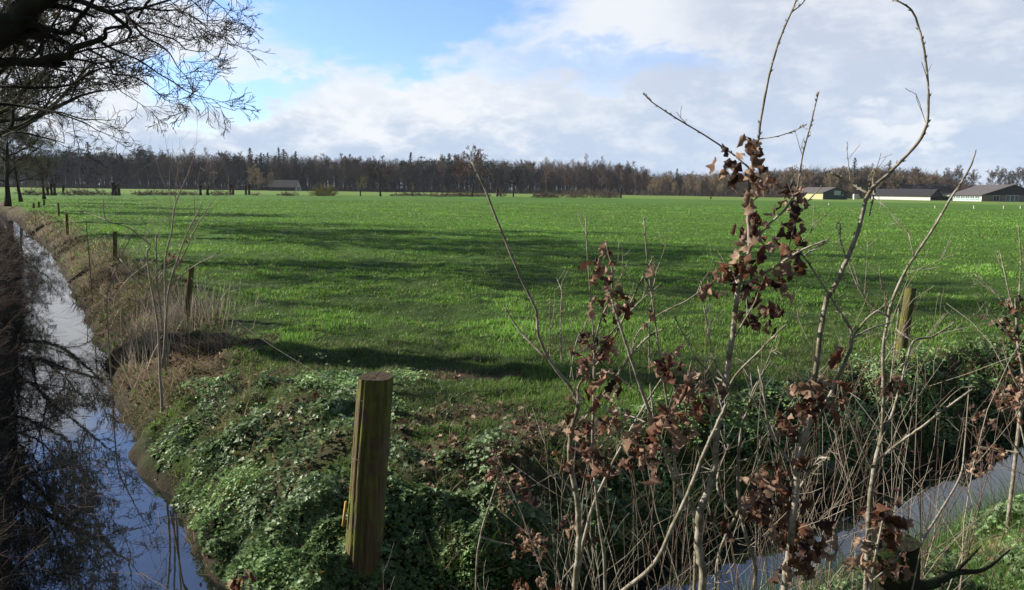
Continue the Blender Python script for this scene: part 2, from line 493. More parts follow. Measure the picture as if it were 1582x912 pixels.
def field_grass():
    x, y, r = sample_polar(600000, 3.9, 120)
    q = zone(x, y)
    keep = q['onf'] & (np.minimum(q['a'], q['b'] * 1.3) > .08) & (q['soil'] + .75 * q['ivy'] + .75 * q['straw'] * 1.0 < rng.uniform(.1, 1.15, len(x)))
    tuft = .55 * fbm(x * 2.6, y * 2.6, 71, 3) + .45 * sst(fbm(x * 1.1, y * 1.1, 72, 3), .3, .7); keep &= rng.uniform(0, 1, len(x)) < .35 + 1.3 * (tuft - .25)
    x, y, r, tuft = x[keep], y[keep], r[keep], tuft[keep]; n = len(x)
    big = fbm(x * .35, y * .35, 75, 3)
    h = (.030 + .10 * np.clip(tuft - .3, 0, 1) + .02 * big) * (.75 - .4 * zone(x, y)['bare']) * rng.uniform(.6, 1.3, n) * (1 + .25 * sst(r, 10, 40))
    wd = np.maximum(.0045, r * .00105) * rng.uniform(.8, 1.3, n)
    pos = np.stack([x, y, height(x, y) - .005], -1)
    c = np.array([.112, .235, .033]) * rng.uniform(.7, 1.2, (n, 1)) * (.55 + .9 * big[:, None]) * (.35 + 1.35 * np.clip(tuft[:, None], 0, 1)) + np.array([.05, .03, .0]) * rng.uniform(0, 1, (n, 1)) ** 3
    yl = sst(fbm(x * .18, y * .25, 78, 4), .48, .66)[:, None]; c = c * (1 - .35 * yl) + np.array([.10, .15, .03]) * .35 * yl
    dead = rng.uniform(0, 1, n) < .06; c[dead] = np.array([.26, .22, .11])
    ln = np.abs(rng.normal(.35, .25, n))
    V, F, C = merge([blades(pos, h, wd, rng.uniform(0, 6.28, n), ln, c)])
    o = mesh('pasture_grass', V, F, m_grass, col=C)
    tag(o, 'short bright green grass covering the whole pasture', 'grass', kind='stuff')


field_grass()

m_leaf = mat_plain('herb_leaf', None, .5, tint=True, trans=.3, spec=.35)


def leaves(pos, size, nrm, col, lobes=5, fold=.35):
    """small flat lobed leaves, each a folded fan. nrm (n,3) up vector"""
    n = len(pos); nrm = nrm / np.linalg.norm(nrm, axis=1, keepdims=True)
    a = rng.normal(size=(n, 3)); u = np.cross(nrm, a); u /= np.linalg.norm(u, axis=1, keepdims=True); v = np.cross(nrm, u)
    sh = np.array([(0, -.55), (.42, -.35), (.30, -.05), (.55, .22), (.2, .3), (0, .62), (-.2, .3), (-.55, .22), (-.30, -.05), (-.42, -.35)])
    k = len(sh); Vs = [pos - nrm * (size * .06)[:, None]]
    for (sx, sy) in sh:
        Vs.append(pos + u * (size * sx)[:, None] + v * (size * sy)[:, None] + nrm * (size * fold * abs(sx))[:, None] - nrm * (size * .25 * max(sy, 0) ** 2)[:, None])
    V = np.stack(Vs, 1).reshape(-1, 3); b = np.arange(n)[:, None] * (k + 1)
    T = np.concatenate([b + np.array([[0, 1 + i, 1 + (i + 1) % k]]) for i in range(k)])
    return V, np.zeros((0, 4), int), T, np.repeat(col, k + 1, axis=0)


def ground_ivy():
    x, y, r = sample_polar(330000, 3.3, 12, -36, 40, 1)
    q = zone(x, y)
    rb = (q['b'] < -WR - .1) & (q['b'] > -WR - 1.9) & (x > 1.6); q['ivy'] = np.where(rb, .55 * sst(fbm(x * 1.6, y * 1.6, 83), .35, .6), q['ivy'])
    keep = (q['ivy'] * (.25 + .75 * sst(fbm(x * 2.3, y * 2.3, 81, 3), .3, .5)) > rng.uniform(.05, .8, len(x))) & (height(x, y) > WZ + .0)
    x, y, r = x[keep], y[keep], r[keep]; n = len(x)
    md = fbm(x * 2.3, y * 2.3, 81, 3); z = height(x, y) + .01 + .17 * sst(md, .38, .7) * rng.uniform(.6, 1, n)
    e = .05; gx = (fbm((x + e) * 2.3, y * 2.3, 81, 3) - md) / e; gy = (fbm(x * 2.3, (y + e) * 2.3, 81, 3) - md) / e
    nr = np.stack([-gx * .35, -gy * .35, np.ones(n)], -1) + rng.normal(0, .42, (n, 3))
    c = np.array([.20, .31, .125]) * rng.uniform(.6, 1.35, (n, 1)) + np.array([.04, .04, .03]) * rng.uniform(0, 1, (n, 1))
    yel = rng.uniform(0, 1, n) < .03; c[yel] = np.array([.30, .28, .05])
    kd = sst(fbm(x * 1.5, y * 1.5, 87, 2), .4, .6); sz = rng.uniform(.012, .040, n) * (1 + .25 * (r > 6)) * (.7 + .5 * kd); c = c * (1 - .35 * kd[:, None]) + np.array([.02, .05, .0]) * (1 - kd[:, None])
    V, F, C = merge([leaves(np.stack([x, y, z], -1), sz, nr, c)])
    o = mesh('ground_ivy', V, F[1:] if len(F[0]) == 0 else F, m_leaf, col=C)
    tag(o, 'dense low herb leaves covering the bank around the wooden post', 'ground cover', kind='stuff')


ground_ivy()

m_dead = mat_plain('dead_leaf', None, .7, tint=True, trans=.2, spec=.25)
m_straw = mat_plain('straw', None, .75, tint=True, trans=.2, spec=.2)


def litter():
    x, y, r = sample_polar(60000, 3.5, 26, -38, 40, 1); q = zone(x, y)
    onleft = (q['a'] < -WL - .05)
    pz = np.where(q['onf'], .30 * q['soil'] + .12 * q['bare'] + .7 * q['straw'] + .10 * q['bank'], 0) + .9 * onleft + .5 * (q['onf'] & (q['b'] > .1) & (q['b'] < 1.1) & (x > 3.2)) + .06 * ((q['b'] < -WR) & ~onleft)
    patch = sst(fbm(x * 1.7, y * 1.7, 91), .45, .62)
    keep = (rng.uniform(0, 1, len(x)) < pz * (.25 + .75 * patch)) & (height(x, y) > WZ + .04)
    x, y = x[keep], y[keep]; n = len(x); z = height(x, y) + rng.uniform(.005, .04, n)
    base = np.array([[.20, .125, .075], [.13, .07, .04], [.28, .20, .13], [.09, .05, .03]])[rng.integers(0, 4, n)]
    nr = np.stack([np.zeros(n), np.zeros(n), np.ones(n)], -1) + rng.normal(0, .5, (n, 3))
    V, F, C = merge([leaves(np.stack([x, y, z], -1), rng.uniform(.02, .055, n), nr, base * rng.uniform(.7, 1.2, (n, 1)), fold=.6)])
    o = mesh('leaf_litter', V, F[1:], m_dead, col=C)
    tag(o, 'fallen brown leaves lying over the bare banks', 'leaf litter', kind='stuff')


def dry_bank():
    parts = []
    # straw on field side bank of left ditch
    x, y, r = sample_polar(120000, 4.3, 60, -40, -4, 1); q = zone(x, y)
    keep = (q['a'] > -.06) & (q['a'] < 1.45) & ((y > 6.3) | (q['a'] < .35)) & (rng.uniform(0, 1, len(x)) < sst(fbm(x * 1.3, y * 1.3, 95), .25, .6) * (1 - .6 * q['ivy']))
    x, y, r = x[keep], y[keep], r[keep]; n = len(x)
    green = rng.uniform(0, 1, n) < np.where(zone(x, y)['a'] < .5, .5, .22)
    h = rng.uniform(.09, .40, n) * (.22 + 1.3 * sst(fbm(x * 1.9, y * 1.9, 96), .35, .7)) * np.where(green, .7, 1) * np.clip(sst(y, 6, 9), .35, 1)
    c = np.array([.32, .245, .15]) * rng.uniform(.3, 1.5, (n, 1)) * (.55 + .9 * fbm(x * 1.5, y * 1.5, 98)[:, None]); c[green] = np.array([.09, .13, .03]) * rng.uniform(.6, 1.2, (green.sum(), 1))
    yaw = rng.normal(-2.2, 2.2, n)
    parts.append(blades(np.stack([x, y, height(x, y) - .01], -1), h, np.maximum(.0035, r * .0009), yaw, np.abs(rng.normal(.7, .35, n)), c, 3, .8))
    V, F, C = merge(parts); o = mesh('dry_grass', V, F, m_straw, col=C)
    tag(o, 'tangled straw coloured grass along the bank of the left ditch', 'dry grass', kind='stuff')
    # upright pale reeds round the hazel sapling
    n = 900; g = G(238, 505, -.05); x = g[0] + rng.normal(0, .55, n) - .1; y = g[1] + rng.normal(0, 1.0, n); ok = dL(x, y) > .1; x, y = x[ok], y[ok]; n = len(x)
    c = np.array([.48, .41, .31]) * rng.uniform(.5, 1.25, (n, 1))
    V, F, C = merge([blades(np.stack([x, y, height(x, y) - .01], -1), rng.uniform(.25, .62, n), rng.uniform(.006, .011, n), rng.uniform(0, 6.28, n), np.abs(rng.normal(.22, .15, n)), c, 3, .5)])
    tag(mesh('dry_reeds', V, F, m_straw, col=C), 'upright pale dry reeds around the hazel sapling on the left bank', 'reeds', kind='stuff')
    # short mixed grass between the herbs on the near slopes
    n = 110000; x, y, r = sample_polar(n, 3.7, 9.5, -34, 40, 2); q = zone(x, y); keep = q['onf'] & (np.minimum(q['a'], q['b'] * 1.2) > .03) & (fbm(x * 3, y * 3, 171) > .42) & (q['ivy'] < rng.uniform(0, 1.2, n)); x, y, r = x[keep], y[keep], r[keep]; n = len(x)
    c = np.array([.085, .15, .03]) * rng.uniform(.5, 1.3, (n, 1)); dd = rng.uniform(0, 1, n) < .3; c[dd] = np.array([.26, .21, .12]) * rng.uniform(.5, 1.2, (dd.sum(), 1))
    V, F, C = merge([blades(np.stack([x, y, height(x, y) - .005], -1), rng.uniform(.02, .075, n), rng.uniform(.004, .007, n), rng.uniform(0, 6.28, n), np.abs(rng.normal(.6, .35, n)), c)])
    tag(mesh('slope_grass', V, F, m_grass, col=C), 'short sparse grass with dead blades between the herbs near the corner post', 'grass', kind='stuff')
    # right ditch: hanging grass + reeds
    x, y, r = sample_polar(120000, 3.6, 40, -6, 42, 1); q = zone(x, y)
    far_b = (q['b'] > -.02) & (q['b'] < .75) & (q['a'] > .3); near_b = (q['b'] < -WR + .1) & (q['b'] > -WR - 2.6) & (x > 1.2)
    mid = (q['b'] <= -.02) & (q['b'] > -.25)
    keep = (far_b & (rng.uniform(0, 1, len(x)) < .55)) | (near_b & (rng.uniform(0, 1, len(x)) < np.where(q['b'] > -WR - .35, 1, .75))) | (mid & (rng.uniform(0, 1, len(x)) < .12))
    x, y, r = x[keep], y[keep], r[keep]; n = len(x); q = zone(x, y)
    reed = ((q['b'] > -WR - .35) & (q['b'] < -WR + .2)) | (np.abs(q['b']) < .2)
    h = np.where(reed, rng.uniform(.14, .38, n), rng.uniform(.05, .14, n))
    c = np.array([.065, .15, .022]) * rng.uniform(.6, 1.3, (n, 1)); dead = rng.uniform(0, 1, n) < np.where(q['b'] > 0, .4, .18)
    c[dead] = np.array([.22, .17, .09]) * rng.uniform(.6, 1.2, (dead.sum(), 1))
    z = np.maximum(height(x, y), WZ - .02)
    V, F, C = merge([blades(np.stack([x, y, z - .01], -1), h, np.maximum(.004, r * .0008), rng.uniform(0, 6.28, n), np.abs(rng.normal(.35, .3, n)), c, 3, .9)])
    o = mesh('ditch_reeds', V, F, m_grass, col=C)
    tag(o, 'long green and dead grass growing along the right ditch', 'reeds', kind='stuff')


litter(); dry_bank()

# ------------------------------------------------------------------ bark and bare trees
m_bark = mat_plain('oak_bark', (.034, .028, .023), .95, noise=.4, nscale=4, bump=.03, bscale=14, spec=.1, c2=(.035, .042, .02))
m_twig = mat_plain('bare_twig', (.05, .04, .033), .9, noise=.3, nscale=1.2, spec=.1)
m_twig_green = mat_plain('mossy_twig', (.085, .085, .045), .9, noise=.35, nscale=1.0, spec=.1)


def unit(v): return v / (np.linalg.norm(v) + 1e-9)


def sprout(out, p, d, L, r, lvl, rnd, trop=.06, wig=.22, spawn=(5, 7), ang=(28, 62), ratio=(.42, .62), rmin=.004, droop=0.0):
    n = max(3, min(9, int(L / .35) + 2)); step = L / n; d = unit(np.asarray(d, float)); pts = [np.asarray(p, float)]; dirs = []
    for i in range(n):
        d = unit(d + np.array([rnd.gauss(0, wig), rnd.gauss(0, wig), rnd.gauss(0, wig) + trop - droop]))
        pts.append(pts[-1] + d * step); dirs.append(d)
    r1 = max(r * .35, rmin)
    for i in range(n):
        a = r + (r1 - r) * i / n; b = r + (r1 - r) * (i + 1) / n
        out.append((pts[i], pts[i + 1], a, b))
    if lvl <= 0: return
    k = rnd.randint(*spawn)
    for c in range(k):
        f = .18 + .82 * (c + rnd.random()) / k; i = min(n - 1, int(f * n)); t = f * n - i
        q = pts[i] + (pts[i + 1] - pts[i]) * min(1, t); dd = dirs[i]
        pr = unit(np.cross(dd, np.array([rnd.gauss(0, 1), rnd.gauss(0, 1), rnd.gauss(0, 1)])))
        an = math.radians(rnd.uniform(*ang)); nd = dd * math.cos(an) + pr * math.sin(an)
        rr = max((r + (r1 - r) * f) * rnd.uniform(.45, .7), rmin)
        sprout(out, q, nd, L * rnd.uniform(*ratio) * (1.15 - .45 * f), rr, lvl - 1, rnd, trop, wig, spawn, ang, ratio, rmin, droop)


def segs_to_mesh(segs, name, mat, parent=None, k=3):
    A = np.array([s[0] for s in segs]); B = np.array([s[1] for s in segs]); ra = np.array([s[2] for s in segs]); rb = np.array([s[3] for s in segs])
    V, F = tubes(A, B, ra, rb, k)
    return mesh(name, V, F, mat, parent)


def make_tree(name, H, seed, lvls=4, fork=.3, r0=.32, nl=9, spread=1.0, rmin=.006, spawn=(5, 7), twigmat=None, barkmat=None, thick=.05, trop=.05, loc=(0, 0, 0), L0=.42):
    rnd = random.Random(seed); root = empty(name, loc); segs = []
    pts = [np.zeros(3)]; d = np.array([0, 0, 1.]); n = 10
    for i in range(n):
        d = unit(d + np.array([rnd.gauss(0, .07), rnd.gauss(0, .07), .15])); pts.append(pts[-1] + d * H * .85 / n)
    rad = [r0 * (1 - .86 * (i / n) ** .8) for i in range(n + 1)]; rad[0] *= 1.3
    mb = MB(); mb.tube([p - np.array([0, 0, .25]) if i == 0 else p for i, p in enumerate(pts)], rad, 9, 2, .15)
    for c in range(nl):
        f = fork + (1 - fork) * (c + rnd.random() * .6) / nl; i = min(n - 1, int(f * n)); q = pts[i] + (pts[i + 1] - pts[i]) * (f * n - i)
        a = c * 2.4 + rnd.uniform(-.5, .5); up = .25 + 1.0 * f + rnd.uniform(-.15, .15)
        dd = np.array([math.cos(a) * spread, math.sin(a) * spread, up]); rr = rad[i] * rnd.uniform(.4, .6)
        sprout(segs, q, dd, H * L0 * (1.15 - .55 * f) * rnd.uniform(.85, 1.15), rr, lvls - 1, rnd, trop, .16, spawn, rmin=rmin)
    big = [s for s in segs if s[2] > thick]; small = [s for s in segs if s[2] <= thick]
    if big:
        A = np.array([s[0] for s in big]); B = np.array([s[1] for s in big])
        V, F = tubes(A, B, np.array([s[2] for s in big]), np.array([s[3] for s in big]), 6); mb.add(V, F)
    mb.build('trunk', barkmat or m_bark, root)
    segs_to_mesh(small, 'crown', twigmat or m_twig, root)
    return root


def copy_tree(o, loc, rz=0, s=1.0, label=None, parent=None, sz=None):
    c = o.copy(); COL.objects.link(c)
    for ch in o.children:
        k = ch.copy(); COL.objects.link(k); k.parent = c
        for g in ch.children:
            d = g.copy(); COL.objects.link(d); d.parent = k
    c.location = tuple(float(v) for v in loc); c.rotation_euler = (0, 0, rz); c.scale = (s, s, sz or s)
    if label: c['label'] = label
    return c


# --- big overhanging oak, top left
def near_oak():
    Y0 = 9.4; root = empty('oak_tree', (-9.3, 11.5, .1)); off = np.array([-9.3, 11.5, .1]); rnd = random.Random(5)
    mb = MB(); segs = []
    s = Y0 / FPX
    mb.tube([(-9.4, 11.6, -.3), (-9.3, 11.5, .6), (-9.0, 11.0, 1.8), (-8.4, 10.1, 3.0), (-7.9, 9.6, 4.6), (-7.7, 9.9, 6.5), (-7.9, 10.2, 8.6), (-8.1, 10.3, 10.6)],
            [.46, .36, .33, .32, .25, .20, .13, .07], 14, 4, .12)
    def limb(px, th, y0, y1, lv=3, tw=True, dens=1.0, L=.9):
        n = len(px); pts = [P(a, b, y0 + (y1 - y0) * i / (n - 1)) + np.array([0, rnd.uniform(-.12, .12), 0]) for i, (a, b) in enumerate(px)]
        rad = [t_ * .5 * s for t_ in th]; pp, rr = smooth_line(pts, rad, 3)
        mb.add(*tube(pp, rr, 8, True, .12))
        if tw:
            for i in range(2, len(pp) - 1):
                if rnd.random() > .27 * dens: continue
                d = unit(pp[i + 1] - pp[i]); pr = unit(np.cross(d, np.array([rnd.gauss(0, 1), rnd.gauss(0, 1), rnd.gauss(0, 1)])))
                sprout(segs, pp[i], d * .8 + pr * .8 + np.array([.15, 0, 0]), L * rnd.uniform(.6, 1.1), max(.006, rr[i] * .4), lv, rnd, .02, .2, (3, 4), (22, 52), (.45, .68), .0027)
            sprout(segs, pp[-1], pp[-1] - pp[-2], L * .8, rr[-1], lv, rnd, .02, .2, (4, 5), (20, 50), (.45, .68), .0027)
        return pp
    limb([(-170, 170), (-90, 120), (0, 95), (44, 95), (73, 89), (100, 84), (120, 79), (142, 66), (155, 55), (161, 44), (188, 36), (206, 24), (248, 5), (285, -4)], [30, 22, 14, 13, 14, 11, 9, 8, 6, 5, 4, 4, 3, 2.5], 9.5, 8.6)
    limb([(44, 97), (70, 99), (95, 97)], [9, 9, 7], 9.38, 9.3, tw=False)
    limb([(-120, 130), (-50, 80), (0, 48), (22, 41), (57, 41), (88, 48), (108, 46), (117, 27), (133, 11), (145, -10), (160, -40)], [22, 16, 12, 9, 9, 9, 8, 7, 6, 5, 4], 9.6, 9.2)
    limb([(108, 49), (126, 53), (137, 62)], [6, 5, 5], 9.3, 9.1, tw=False)
    limb([(-180, 150), (-90, 100), (-5, 58), (20, 32), (44, 13), (73, 0), (106, -14), (150, -45), (190, -95)], [62, 54, 44, 38, 32, 25, 20, 14, 9], 9.55, 8.9)
    limb([(60, -20), (115, -2), (142, 9), (166, 18), (190, 18), (208, 33), (221, 55), (239, 66), (265, 84)], [9, 9, 8, 7, 5, 4, 3, 2.5, 2], 9.2, 8.4, L=1.2)
    limb([(170, 18), (186, 35), (195, 46), (200, 66)], [5, 6, 5, 1.5], 9.0, 8.95, tw=False)
    limb([(155, 64), (168, 73), (192, 84), (219, 95), (243, 113), (265, 126), (285, 140)], [4, 3.5, 3, 2.5, 2, 2, 1.5], 9.1, 8.5, L=.9)
    limb([(133, 76), (164, 93), (177, 115), (199, 117), (226, 128), (243, 140)], [3.5, 3, 2.5, 2, 2, 1.5], 9.2, 8.6, L=.8)
    limb([(-120, 150), (-60, 142), (0, 133), (50, 136), (100, 130), (150, 112), (175, 100)], [9, 7, 5, 4, 3.5, 3, 2], 9.9, 9.4, L=1.2)
    limb([(190, 18), (215, 12), (250, 16), (285, 20), (318, 38)], [4, 3.4, 2.8, 2.2, 1.6], 8.9, 8.3, L=.7, dens=1.6)
    limb([(208, 33), (232, 50), (262, 58), (290, 78)], [3, 2.6, 2, 1.5], 8.8, 8.3, L=.65, dens=1.6)
    limb([(206, 24), (240, -2), (280, -12), (325, -2)], [3.6, 3, 2.4, 1.6], 8.8, 8.2, L=.75, dens=1.6)
    limb([(88, 52), (115, 75), (150, 100), (180, 140)], [3, 2.6, 2, 1.4], 9.4, 9.2, L=.7, dens=1.4)
    limb([(0, 160), (40, 165), (90, 175), (130, 190)], [5, 4, 3, 2], 10.4, 10.0, L=.9, dens=1.6)
    limb([(0, 210), (35, 205), (75, 215), (105, 222)], [4, 3, 2.4, 1.6], 10.9, 10.6, L=.8, dens=1.6)
    # high limbs above the picture, seen mirrored in the ditch
    for k in range(4):
        a = rnd.uniform(.3, 2.6); z = 6.0 + k * 1.0
        sprout(segs, np.array([-7.9, 9.8, z]), np.array([math.cos(a), math.sin(a) - .25, .45]), rnd.uniform(2.6, 4.2), .11, 3, rnd, .03, .2, (4, 6), rmin=.006)
    big = [q for q in segs if q[2] > .03]; small = [q for q in segs if q[2] <= .03]
    V, F = tubes([q[0] for q in big], [q[1] for q in big], [q[2] for q in big], [q[3] for q in big], 6); mb.add(V, F)
    mb.V = [v - off for v in mb.V]
    mb.build('trunk', m_bark, root)
    small = [(q[0] - off, q[1] - off, q[2], q[3]) for q in small]
    segs_to_mesh(small, 'crown', m_twig, root)
    tag(root, 'large bare oak leaning in at the top left with thick dark limbs over the ditch', 'tree', 'bare trees along the left ditch')
    print('near oak segs', len(segs))


near_oak()

ta = make_tree('roadside_tree', 14, 11, 5, .22, .34, 13, 1.0, .010, (5, 6), m_twig_green, thick=.06)
tb = make_tree('roadside_tree', 13, 23, 5, .24, .30, 16, 1.0, .011, (5, 6), m_twig, thick=.06)
GRP = 'bare trees along the left ditch'
row = [((-15.6, 20.5), ta, 0, 1.0, 'bare tree with mossy twigs, second along the ditch after the big oak'),
       ((-21.3, 29.5), tb, 1.1, 1.15, 'bare tree behind the mossy one beside the narrow ditch'),
       ((-28.2, 39.5), ta, 2.4, 1.15, 'bare mossy tree halfway along the ditch row'),
       ((-38.2, 54.5), tb, 3.0, .95, 'bare tree whose dark trunk stands at the left edge of the pasture'),
       ((-44.5, 66), ta, 4.2, .72, 'shorter bare tree beyond the dark trunk in the ditch row'),
       ((-52.5, 80), tb, 5.0, .62, 'low bare tree close to the far end of the ditch row'),
       ((-60, 96), ta, 5.7, .55, 'smallest bare tree closing the ditch row')]
for (xy, src, rz, s, lab) in row:
    first = src.get('label') is None
    o = src if first else copy_tree(src, (0, 0, 0))
    tag(o, lab, 'tree', GRP); o.location = (xy[0], xy[1], .1); o.rotation_euler = (0, 0, rz); o.scale = (s, s, s)

# ------------------------------------------------------------------ posts and wire
m_post = mat_plain('weathered_post', (.11, .085, .048), .9, noise=.6, nscale=7, bump=.02, bscale=60, spec=.15, c2=(.12, .125, .03), grain=True)
m_post_top = mat_plain('cut_post_top', (.065, .05, .035), .95, noise=.4, nscale=20, bump=.01, bscale=60, spec=.1)
m_wire = mat_plain('rusty_wire', (.10, .085, .075), .5, metal=.6, noise=.3, nscale=30)
m_strip = mat_plain('pale_wood_strip', (.42, .26, .08), .8, noise=.2, nscale=30)


def post(base, top, r, label, k=20, taper=.95, name='fence_post', grp='wooden fence posts of the pasture', detail=False, matl=None):
    top_m = matl or m_post_top
    base = np.array(base, float); top = np.array(top, float); rt = empty(name, base); d = top - base
    n = 14; mb = MB(); V = []; rnd = random.Random(int(abs(base[0]) * 997))
    ph = rnd.uniform(0, 6); cks = [rnd.uniform(0, 6.28) for _ in range(3)] + ([4.2, 4.9, 5.5, 3.7] if detail else [])
    for i in range(n + 1):
        t = -.2 + 1.2 * i / n; c = d * t; rr = r * (1 - (1 - taper) * t)
        for j in range(k):
            a = 2 * math.pi * j / k; ck = sum((.13 if detail else .05) * math.exp(-((((a - c0 + .03 * math.sin(7 * t + c0)) + math.pi) % (2 * math.pi) - math.pi) / (.05 if detail else .12)) ** 2) * (.35 + .65 * (math.sin(3 * t + c0 * 3) > -.3)) for c0 in cks)
            q = rr * (1 - ck + .05 * math.sin(2 * a + ph) + .035 * math.sin(5 * a + ph * 2 + t) + .02 * hash2(np.int64(j), np.int64(i), 3))
            if i == n: q *= .985
            V.append(c + np.array([math.cos(a) * q, math.sin(a) * q, (.003 * math.sin(a * 2 + ph) if i == n else 0)]))
    F = [(i * k + j, i * k + (j + 1) % k, (i + 1) * k + (j + 1) % k, (i + 1) * k + j) for i in range(n) for j in range(k)]
    mesh('shaft', V, np.array(F), matl or m_post, rt)
    # end grain: rings of the cut
    tv = [V[n * k + j] + np.array([0, 0, .001]) for j in range(k)]; c = d + np.array([0, 0, .001]); V2 = []
    for f_ in (1, .8, .55, .3):
        V2 += [c + (np.array(v_) - c) * f_ + np.array([0, 0, 0 if f_ == 1 else -.004 + .005 * rnd.random()]) for v_ in tv]
    V2.append(c - np.array([0, 0, .003])); F2 = [(i * k + (j + 1) % k, i * k + j, (i + 1) * k + j, (i + 1) * k + (j + 1) % k) for i in range(3) for j in range(k)]
    T2 = [(len(V2) - 1, 3 * k + j, 3 * k + (j + 1) % k) for j in range(k)]
    F2 = [f[::-1] for f in F2]
    mesh('end_grain', V2, [np.array(F2), np.array(T2)], top_m, rt)
    if detail:
        for t in (.91, .62):
            ring = []; c = d * t; rr = r * (1 - (1 - taper) * t) * 1.07
            for j in range(25):
                a = 2 * math.pi * j / 24; ring.append(c + np.array([math.cos(a) * rr, math.sin(a) * rr, .012 * math.sin(a * 1 + 1)]))
            w_ = MB(); w_.tube(ring, [.0016] * 25, 5); w_.build('wire_loop', m_wire, rt)
        q = d * .33 + np.array([-r * 1.02, -r * .35, 0]); sb = MB(); sb.tube([q - np.array([0.02, 0, .09]), q + np.array([0, 0, .06])], [.009, .008], 4)
        sb.build('wood_strip', m_strip, rt)
        # drying checks: thin dark grooves cut from slivers of darker wood
    tag(rt, label, 'fence post', grp)
    return rt


Bm = G(560, 884, -.33); Tm = P(580, 582, Bm[1] + .03)
post(Bm, Tm, .108, 'thick mossy wooden post standing upright in the low herbs at the corner', 96, .93, detail=True)
B2 = G(287, 497, -.02); T2 = P(296, 411, B2[1]); post(B2, T2, .048, 'dark slim fence post leaning right behind the pale bare sapling')
B3 = G(177, 404, -.02); T3 = P(178, 358, B3[1]); post(B3, T3, .052, 'upright grey fence post on the left bank above the straw')
B4 = G(104, 357, 0); T4 = P(103, 331, B4[1]); post(B4, T4, .055, 'small far fence post where the left ditch narrows')
B5 = G(91, 335, 0); T5 = P(90, 314, B5[1]); post(B5, T5, .06, 'tiny dark fence post beyond the narrow end of the ditch')
for i, (px, py, h, lb) in enumerate([(68, 318, 9, 'farthest left of three stubby posts by the roadside trees'), (60, 321, 9, 'middle one of three stubby posts by the roadside trees'), (52, 322, 8, 'stubby post closest to the trunk of the roadside tree')]):
    b = G(px, py, 0); post(b, P(px, py - h, b[1]), .09, lb, 10)
BR = G(1387, 568, -.05); TR = P(1407, 445, BR[1]); post(BR, TR, .062, 'pale round fence post leaning right at the bank of the right ditch')
# mossy broad stump in the near thicket
m_moss = mat_plain('mossy_stump', (.025, .024, .016), .98, noise=.5, nscale=14, bump=.02, bscale=30, spec=.05, c2=(.03, .042, .015))
bs = P(1387, 1010, 2.35); tsx = P(1384, 836, 2.35); post(np.array([bs[0], bs[1], .0]), tsx, .078, 'broad black rotten post top with moss among the brown oak leaves', 22, .93, 'rotten_post', None, matl=m_moss)


def wire(a, b, sag, label):
    a = np.array(a); b = np.array(b); mb = MB(); pts = []
    for i in range(25):
        t = i / 24; p = a + (b - a) * t; p[2] -= sag * 4 * t * (1 - t); pts.append(p)
    mb.tube(pts, [.0016] * 25, 4)
    for i in range(1, 24, 1):
        p = pts[i]; mb.tube([p + np.array([-.012, 0, .012]), p + np.array([.012, 0, -.012])], [.001, .001], 3)
    o = mb.build('fence_wire', m_wire); tag(o, label, 'wire', 'strands of fence wire')


wire(Tm * .91 + Bm * .09 + [-.09, 0, 0], T2 * .8 + B2 * .2, .12, 'thin sagging wire from the thick corner post to the dark slim post')
wire(Tm * .91 + Bm * .09 + [.09, 0, 0], TR * .6 + BR * .4, .18, 'thin sagging wire from the thick corner post to the pale leaning post')
wire(T2 * .8 + B2 * .2, T3 * .8 + B3 * .2, .12, 'thin wire between the dark slim post and the grey post on the bank')

# ------------------------------------------------------------------ oak leaves and foreground saplings
def oak_outline():
    vs = np.linspace(-.5, .5, 15); R = []
    for v in vs[1:-1]:
        t = v + .5; R.append((.225 * math.sin(math.pi * t ** 1.25) ** .75 * (1 + .30 * math.cos(2 * math.pi * (3.6 * t + .1))) + .015, v))
    return np.array([(0.0, -.5)] + R + [(0.0, .5)] + [(-a, b) for a, b in R[::-1]])


OAK = oak_outline()


def oak_leaves(pos, size, rnd, curl=.9):
    """crinkled dead oak leaves; pos list -> V,T,C. Each leaf has a midrib row so that it can curl"""
    V = []; T = []; C = []
    for p, s in zip(pos, size):
        ax = unit(np.array([rnd.gauss(0, .6), rnd.gauss(0, .6), rnd.gauss(-.9, .6)])); nn = unit(np.cross(ax, np.array([rnd.gauss(0, 1), rnd.gauss(0, 1), rnd.gauss(0, 1)])))
        sd = np.cross(nn, ax); k1 = rnd.uniform(.5, 1.5) * curl * rnd.choice((-1, 1)); k2 = rnd.uniform(-1.6, 2.2) * curl; tw = rnd.uniform(-1, 1)
        col = np.array(rnd.choice([(.17, .082, .048), (.085, .04, .026), (.27, .16, .10), (.42, .29, .20), (.06, .03, .022), (.16, .07, .035), (.33, .21, .145), (.37, .25, .17)])) * rnd.uniform(.75, 1.15)
        b = len(V)
        def pt(u, v):
            z = k1 * abs(u) * 1.1 + k2 * v * v * .9 + .16 * math.sin(12 * v + 5 * u + tw * 5) * (.3 + 1.6 * abs(u))
            uu = u * math.cos(k1 * .8) + tw * .25 * v * v
            return p + (sd * uu + ax * (v + .5) * (1 - .12 * abs(k2)) + nn * (z - k2 * .225)) * s
        m = len(OAK)
        half = m // 2
        for (u, v) in OAK: V.append(pt(u, v)); C.append(col)
        mids = []
        for i in range(1, half):
            v = (OAK[i][1] + OAK[m - i][1]) / 2; mids.append(len(V)); V.append(pt(0, v)); C.append(col * .85)
        chain = [b] + mids + [b + half]
        for i in range(half):
            for side in (0, 1):
                e0 = b + (i if side == 0 else (m - i) % m); e1 = b + (i + 1 if side == 0 else m - i - 1)
                c0, c1 = chain[i], chain[i + 1]
                for tri in ((e0, e1, c1), (e0, c1, c0)):
                    if len(set(tri)) == 3: T.append(tri if side == 0 else tri[::-1])
        # short stalk
    return np.array(V), np.array(T), np.array(C)


